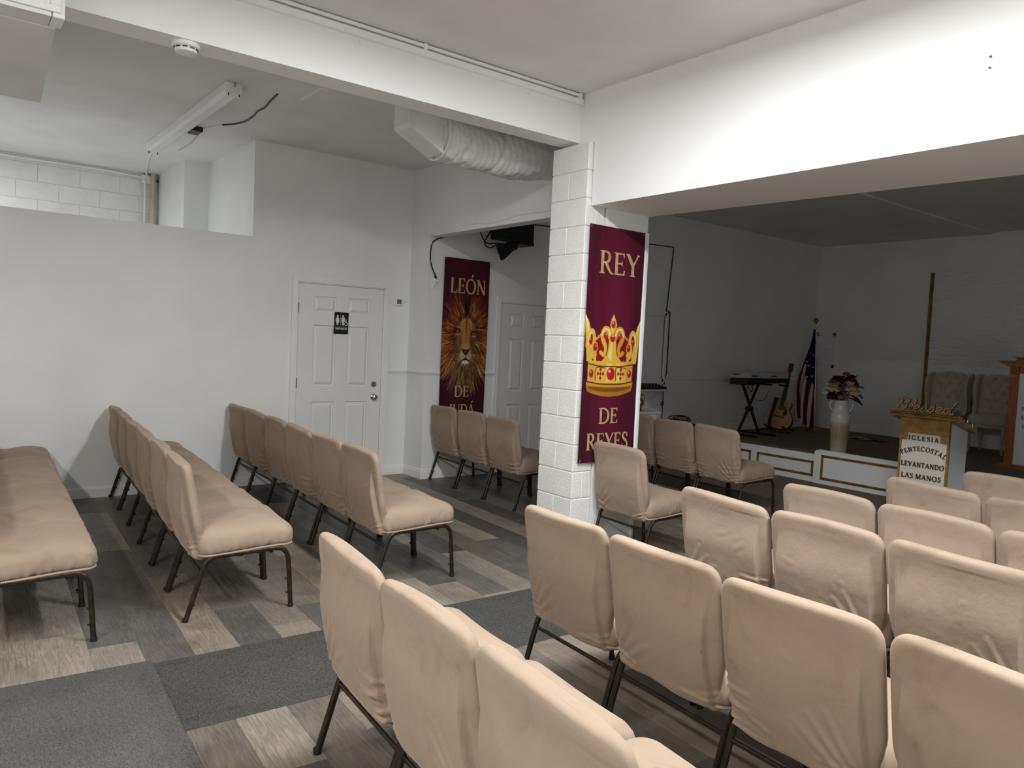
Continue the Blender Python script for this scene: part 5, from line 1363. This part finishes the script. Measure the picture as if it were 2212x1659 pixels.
def paint_crown(c):
    G = (222, 178, 70); L = (244, 222, 140); D = (128, 78, 22); O = (84, 44, 14); RD = (150, 18, 22); GR = (176, 30, 36)
    Y = lambda v: v
    cy = 1.10      # top of the crown in width units
    def P(a, b): return (a, cy+b)
    # red velvet behind
    c.poly([P(.14, .48), P(.17, .38), P(.26, .28), P(.38, .22), P(.62, .23), P(.74, .29), P(.84, .40), P(.86, .50), P(.80, .62), P(.2, .60)], RD)
    c.poly([P(.50, .24), P(.62, .23), P(.74, .29), P(.84, .40), P(.86, .50), P(.80, .62), P(.5, .60)], (104, 14, 22), .6)
    for k in range(8):
        t = k/7; c.ell(.15+.24*t, cy+.40-.18*t**.7, .020, .020, G, .3); c.ell(.86-.24*t, cy+.42-.19*t**.7, .018, .018, (206, 150, 60), .3)
    # side spires
    c.poly([P(-.02, .02), P(.06, .10), P(.10, .20), P(.12, .34), P(.13, .46), P(.16, .62), P(.06, .62), P(.03, .40)], G); c.curve([P(-.01, .04), P(.05, .16), P(.07, .36)], .02, .012, L)
    c.poly([P(1.02, .05), P(.95, .14), P(.92, .24), P(.90, .38), P(.88, .50), P(.86, .64), P(.96, .64), P(.99, .40)], G); c.curve([P(1.0, .08), P(.96, .2), P(.94, .38)], .012, .012, L)
    for (x, s_) in ((.115, 1), (.88, -1)):
        c.curve([P(x-.06*s_, .42), P(x-.04*s_, .28), P(x+.02*s_, .23), P(x+.06*s_, .32), P(x+.03*s_, .46), P(x+.05*s_, .56), P(x+.10*s_, .53)], .034, .022, G); c.curve([P(x-.05*s_, .40), P(x-.03*s_, .28), P(x+.02*s_, .25)], .01, .008, L)
        c.ell(x, cy+.36, .032, .045, GR, .2); c.ell(x-.01, cy+.34, .010, .014, (230, 150, 140), .4)
    # middle pillar with lily top
    c.poly([P(.50, .0), P(.455, .09), P(.445, .14), P(.47, .23), P(.44, .30), P(.43, .45), P(.38, .56), P(.30, .64), P(.70, .64), P(.62, .56), P(.57, .45), P(.56, .30), P(.54, .23), P(.565, .14), P(.545, .09)], G)
    c.poly([P(.50, .02), P(.465, .10), P(.46, .15), P(.485, .23), P(.47, .40), P(.43, .55), P(.50, .62)], L, .75)
    for s_ in (-1, 1):
        c.curve([P(.5+.04*s_, .30), P(.5+.07*s_, .22), P(.5+.14*s_, .20), P(.5+.18*s_, .28), P(.5+.15*s_, .37), P(.5+.11*s_, .44), P(.5+.13*s_, .53), P(.5+.20*s_, .50)], .042, .026, G if s_ < 0 else (206, 150, 58))
        c.curve([P(.5+.05*s_, .28), P(.5+.08*s_, .21), P(.5+.15*s_, .20), P(.5+.19*s_, .28)], .012, .010, L)
        c.curve([P(.5+.09*s_, .38), P(.5+.08*s_, .46), P(.5+.10*s_, .54)], .008, .006, O)
        c.ell(.5+.125*s_, cy+.285, .036, .042, GR, .2); c.ell(.5+.115*s_, cy+.265, .012, .014, (232, 160, 150), .4)
        c.ell(.5+.30*s_, cy+.44, .048, .075, G, .15); c.ell(.5+.30*s_, cy+.44, .034, .055, (160, 30, 34), .15); c.stroke(P(.5+.30*s_, .50), P(.5+.29*s_, .66), .020, .026, G); c.ell(.5+.29*s_, cy+.42, .010, .014, (232, 170, 160), .4)
    c.ell(.5, cy+.135, .034, .048, GR, .2); c.ell(.49, cy+.115, .012, .014, (236, 170, 160), .4); c.ell(.5, cy+.315, .042, .048, GR, .2); c.ell(.5, cy+.285, .018, .012, (240, 200, 190), .4)
    # band (curved)
    def band(y0, y1, col, x0=.085, x1=.905, sag=.055):
        top = [(x0+(x1-x0)*t, cy+y0+sag*(1-(2*t-1)**2)*.35) for t in np.linspace(0, 1, 15)]; bot = [(x0+.01+(x1-x0-.02)*t, cy+y1+sag*(1-(2*t-1)**2)) for t in np.linspace(1, 0, 15)]; c.poly(top+bot, col)
    band(.60, .90, G); band(.88, .955, (206, 150, 60), .07, .92); band(.925, 1.0, (172, 116, 40), .08, .91, .07); band(.935, .965, D, .11, .88, .05)
    for (x0, w_) in ((.09, .05), (.42, .10), (.60, .06)): c.poly([P(x0, .64), P(x0+w_, .64), P(x0+w_, .88), P(x0, .88)], L, .55)
    c.poly([P(.09, .62), P(.20, .64), P(.20, .90), P(.10, .87)], (196, 140, 48), .45); c.poly([P(.76, .64), P(.905, .61), P(.89, .87), P(.78, .9)], (190, 134, 46), .5)
    c.curve([P(.10, .65), P(.30, .675), P(.5, .68), P(.7, .675), P(.90, .65)], .007, .007, O); c.curve([P(.08, .875), P(.30, .905), P(.5, .912), P(.7, .905), P(.92, .875)], .008, .008, O)
    c.ell(.5, cy+.775, .070, .083, GR, .12); c.ell(.475, cy+.74, .022, .022, (240, 180, 170), .4)
    for x in (.155, .845): c.ell(x, cy+.775, .038, .050, GR, .15); c.ell(x-.01, cy+.755, .012, .014, (236, 170, 160), .4)
    for x in (.32, .68):
        c.curve([P(x-.085, .86), P(x-.085, .70), P(x+.085, .70)], .006, .006, O)
        for dx, dy in ((0, 0), (.045, 0), (-.045, 0), (0, .055), (0, -.055)): c.ell(x+dx, cy+.775+dy, .017, .022, (140, 22, 26), .2)
def paint_lion(c):
    rg = random.Random(21)
    cx, cy = .53, 1.40        # face centre, width units (v*asp)
    def col(base, j=18): k = rg.uniform(-j, j); return tuple(max(0, min(255, b+k*(1, .8, .6)[q])) for q, b in enumerate(base))
    # mane strokes, outer to inner
    for layer, (r0, r1, n) in enumerate(((.30, .72, 1100), (.24, .54, 1000), (.19, .38, 800))):
        for k in range(n):
            a = rg.uniform(0, 2*PI); ca, sa = math.cos(a), math.sin(a)       # a=0 right, sa>0 down
            up = max(0, -sa); dn = max(0, sa); sd = abs(ca)
            ry = 1.0+.25*dn+.02*up
            R0 = r0*rg.uniform(.75, 1.15); R1 = r1*rg.uniform(.65, 1.08)*(1-.03*up)
            x0 = cx-.01+R0*ca*.92; y0 = cy+R0*sa*1.25*ry; x1 = cx-.01+R1*ca*.98; y1 = cy+R1*sa*1.18*ry+.10*sd
            xm = (x0+x1)/2+rg.uniform(-.03, .03); ym = (y0+y1)/2+rg.uniform(-.02, .05)
            if layer == 0: b = (188, 138, 78) if (sd > .6 and sa > -.35) else ((120, 52, 20) if up > .3 else (136, 98, 54))
            elif layer == 1: b = (150, 74, 30) if (up > .1 or sd > .6) else (116, 84, 46)
            else: b = (104, 42, 16) if up > .0 else (128, 86, 44)
            if rg.random() < .25: b = (64, 28, 14)
            elif rg.random() < .15: b = (206, 160, 96)
            if abs(ca) < .16 and up > .5 and rg.random() < .8: b = (28, 16, 16)
            c.curve([(x0, y0), (xm, ym), (x1, y1)], rg.uniform(.008, .014), .002, col(b), .85, 4)
    # face
    c.ell(cx, cy+.02, .205, .36, (150, 98, 48), .18); c.ell(cx-.01, cy-.10, .17, .20, (178, 124, 64), .25); c.ell(cx+.12, cy+.08, .08, .22, (96, 60, 32), .45, .8); c.ell(cx-.13, cy+.12, .06, .20, (128, 84, 46), .45, .7)
    c.ell(cx-.005, cy+.10, .075, .30, (186, 134, 74), .35); c.ell(cx, cy-.20, .022, .16, (112, 58, 24), .6, .8); c.ell(cx, cy+.02, .012, .20, (136, 86, 42), .6, .7)
    for s_ in (-1, 1): c.curve([(cx+.05*s_, cy-.30), (cx+.09*s_, cy-.24), (cx+.11*s_, cy-.12)], .020, .006, (206, 158, 96), .7)
    for k in range(500):
        a = rg.uniform(0, 2*PI); q = math.sqrt(rg.random()); x = cx+.19*q*math.cos(a); y = cy+.33*q*math.sin(a)
        c.stroke((x, y), (x+(x-cx)*.12, y-.03+.02*rg.random()), .003, .001, col((160, 108, 56), 34), .5)
    # muzzle
    c.ell(cx, cy+.26, .105, .13, (192, 146, 92), .3); c.ell(cx-.06, cy+.36, .068, .085, (212, 182, 138), .3); c.ell(cx+.06, cy+.36, .068, .085, (200, 168, 122), .3)
    c.ell(cx, cy+.50, .085, .075, (226, 220, 208), .35); c.ell(cx, cy+.555, .06, .06, (214, 206, 192), .5)
    for k in range(90): x = cx+rg.uniform(-.08, .08); y = cy+rg.uniform(.46, .56); c.stroke((x, y), (x+(x-cx)*.1, y+.06), .004, .001, col((224, 216, 204), 20), .7)
    c.poly([(cx-.10, cy+.215), (cx-.06, cy+.245), (cx, cy+.25), (cx+.06, cy+.245), (cx+.10, cy+.215), (cx+.07, cy+.285), (cx+.02, cy+.345), (cx, cy+.36), (cx-.02, cy+.345), (cx-.07, cy+.285)], (38, 22, 18)); c.ell(cx, cy+.285, .045, .03, (104, 62, 52), .4, .8)
    c.stroke((cx, cy+.35), (cx, cy+.415), .007, .007, (30, 18, 14)); c.curve([(cx-.11, cy+.475), (cx-.07, cy+.455), (cx, cy+.41), (cx+.07, cy+.455), (cx+.115, cy+.475)], .011, .011, (26, 16, 14)); c.ell(cx, cy+.43, .035, .018, (40, 26, 20), .4)
    for s_ in (-1, 1):
        for k in range(3): c.stroke((cx+.04*s_, cy+.325+.03*k), (cx+.10*s_, cy+.315+.035*k), .004, .003, (120, 76, 40), .8)
        for k in range(7): c.curve([(cx+.09*s_, cy+.34+.018*k), (cx+.2*s_, cy+.33+.035*k), (cx+.30*s_, cy+.36+.05*k)], .003, .001, (220, 196, 156), .8)
        ex, ey = cx-.005+.155*s_-(.02 if s_ < 0 else -.01), cy-.075+(.0 if s_ < 0 else .03)
        c.ell(ex, ey+.030, .048, .030, (206, 180, 140), .4); c.ell(ex, ey, .050, .042, (34, 22, 18), .2); c.ell(ex, ey+.002, .033, .032, (150, 108, 58), .2); c.ell(ex, ey, .015, .016, (12, 10, 10), .2); c.ell(ex-.012, ey-.012, .006, .006, (240, 240, 236), .3)
        c.curve([(ex-.06, ey+.02), (ex-.02, ey-.05), (ex+.05, ey-.03)], .012, .008, (40, 24, 18))
    # chin beard
    for k in range(700):
        x = cx+rg.uniform(-.24, .24); y = cy+.56+rg.uniform(-.04, .18)-abs(x-cx)*.35; L = rg.uniform(.08, .2)
        c.curve([(x, y), (x+(x-cx)*.15, y+L*.5), (x+(x-cx)*.2+rg.uniform(-.03, .03), y+L)], .007, .001, col(rg.choice(((132, 98, 58), (160, 124, 76), (92, 66, 40), (70, 48, 30))), 14), .8, 4)
def banner(name, label, x, y0, y1, zt, H, rows, painter, cols_, seed, sag):
    Wd = y1-y0; asp = H/Wd; NX, NZ = 190, int(190*asp)
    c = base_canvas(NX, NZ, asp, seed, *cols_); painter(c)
    t = empty(name, (x, (y0+y1)/2, zt-H)); tag(t, label, 'banner', 'burgundy wall banners')
    def surf(u, v):      # v measured downward in widths
        return (.004+.006*math.sin(v*2.2+seed)*math.sin(u*3+seed)+.004*math.sin(u*8+v*1.5)+.010*abs(u-.5)*math.sin(v*1.1+1), (u-.5)*Wd, H-v*Wd)
    U, V = c.U.ravel(), c.V.ravel()
    X = .007+.004*np.sin(V*2.2+seed)*np.sin(U*3+seed)+.003*np.sin(U*8+V*1.5)
    vs = np.stack([X, (U-.5)*Wd, H-V*Wd-sag*np.sin(U*PI)*np.exp(-V*3)*Wd], 1)
    idx = np.arange(NX*NZ).reshape(NZ, NX); a = idx[:-1, :-1].ravel(); b = idx[:-1, 1:].ravel(); d = idx[1:, 1:].ravel(); e = idx[1:, :-1].ravel()
    me = bpy.data.meshes.new('cloth'); F = np.stack([a, e, d, b], 1)
    me.from_pydata(vs.tolist(), [], F.tolist())
    im = np.clip(c.im, 0, 255)/255.0; lc = np.where(im <= .04045, im/12.92, ((im+.055)/1.055)**2.4).reshape(-1, 3)
    at = me.color_attributes.new('print', 'FLOAT_COLOR', 'POINT'); at.data.foreach_set('color', np.concatenate([lc, np.ones((len(lc), 1))], 1).astype(np.float32).ravel())
    me.materials.append(M['print']); me.shade_smooth(); obj('cloth', me, t)
    for (txt, cu, v0, hgt, wid) in rows:     # baseline v0, cap height, width (all in banner widths)
        lt, w = word(txt, 1.0); k = wid/w
        for S, lx, adv in lt:
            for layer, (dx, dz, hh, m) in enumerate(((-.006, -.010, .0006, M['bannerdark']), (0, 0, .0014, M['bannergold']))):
                mb = MB()
                for P, wd, w2 in S:
                    pts = [(cu-wid/2+(lx+a)*k+dx, v0-b*hgt-dz) for a, b in P]
                    def mp(a, b, h): uu, vv = a, b; xx = .007+.004*math.sin(vv*2.2+seed)*math.sin(uu*3+seed)+.003*math.sin(uu*8+vv*1.5); return (xx+h, (uu-.5)*Wd, H-vv*Wd)
                    sc = (k+hgt)/2
                    mb.ribbon(pts, wd*sc, hh, hh+.0005, mp, False, None if w2 is None else w2*sc)
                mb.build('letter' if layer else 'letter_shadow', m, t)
    for (u, v) in ((.03, .03), (.97, .03), (.03, asp-.03), (.97, asp-.03)):
        yy, zz = (u-.5)*Wd, H-v*Wd
        MB().tube([(.012, yy+.008*math.cos(2*PI*k/12), zz+.008*math.sin(2*PI*k/12)) for k in range(12)], .003, 5, closed=True).build('grommet', M['steel'], t)
    return t
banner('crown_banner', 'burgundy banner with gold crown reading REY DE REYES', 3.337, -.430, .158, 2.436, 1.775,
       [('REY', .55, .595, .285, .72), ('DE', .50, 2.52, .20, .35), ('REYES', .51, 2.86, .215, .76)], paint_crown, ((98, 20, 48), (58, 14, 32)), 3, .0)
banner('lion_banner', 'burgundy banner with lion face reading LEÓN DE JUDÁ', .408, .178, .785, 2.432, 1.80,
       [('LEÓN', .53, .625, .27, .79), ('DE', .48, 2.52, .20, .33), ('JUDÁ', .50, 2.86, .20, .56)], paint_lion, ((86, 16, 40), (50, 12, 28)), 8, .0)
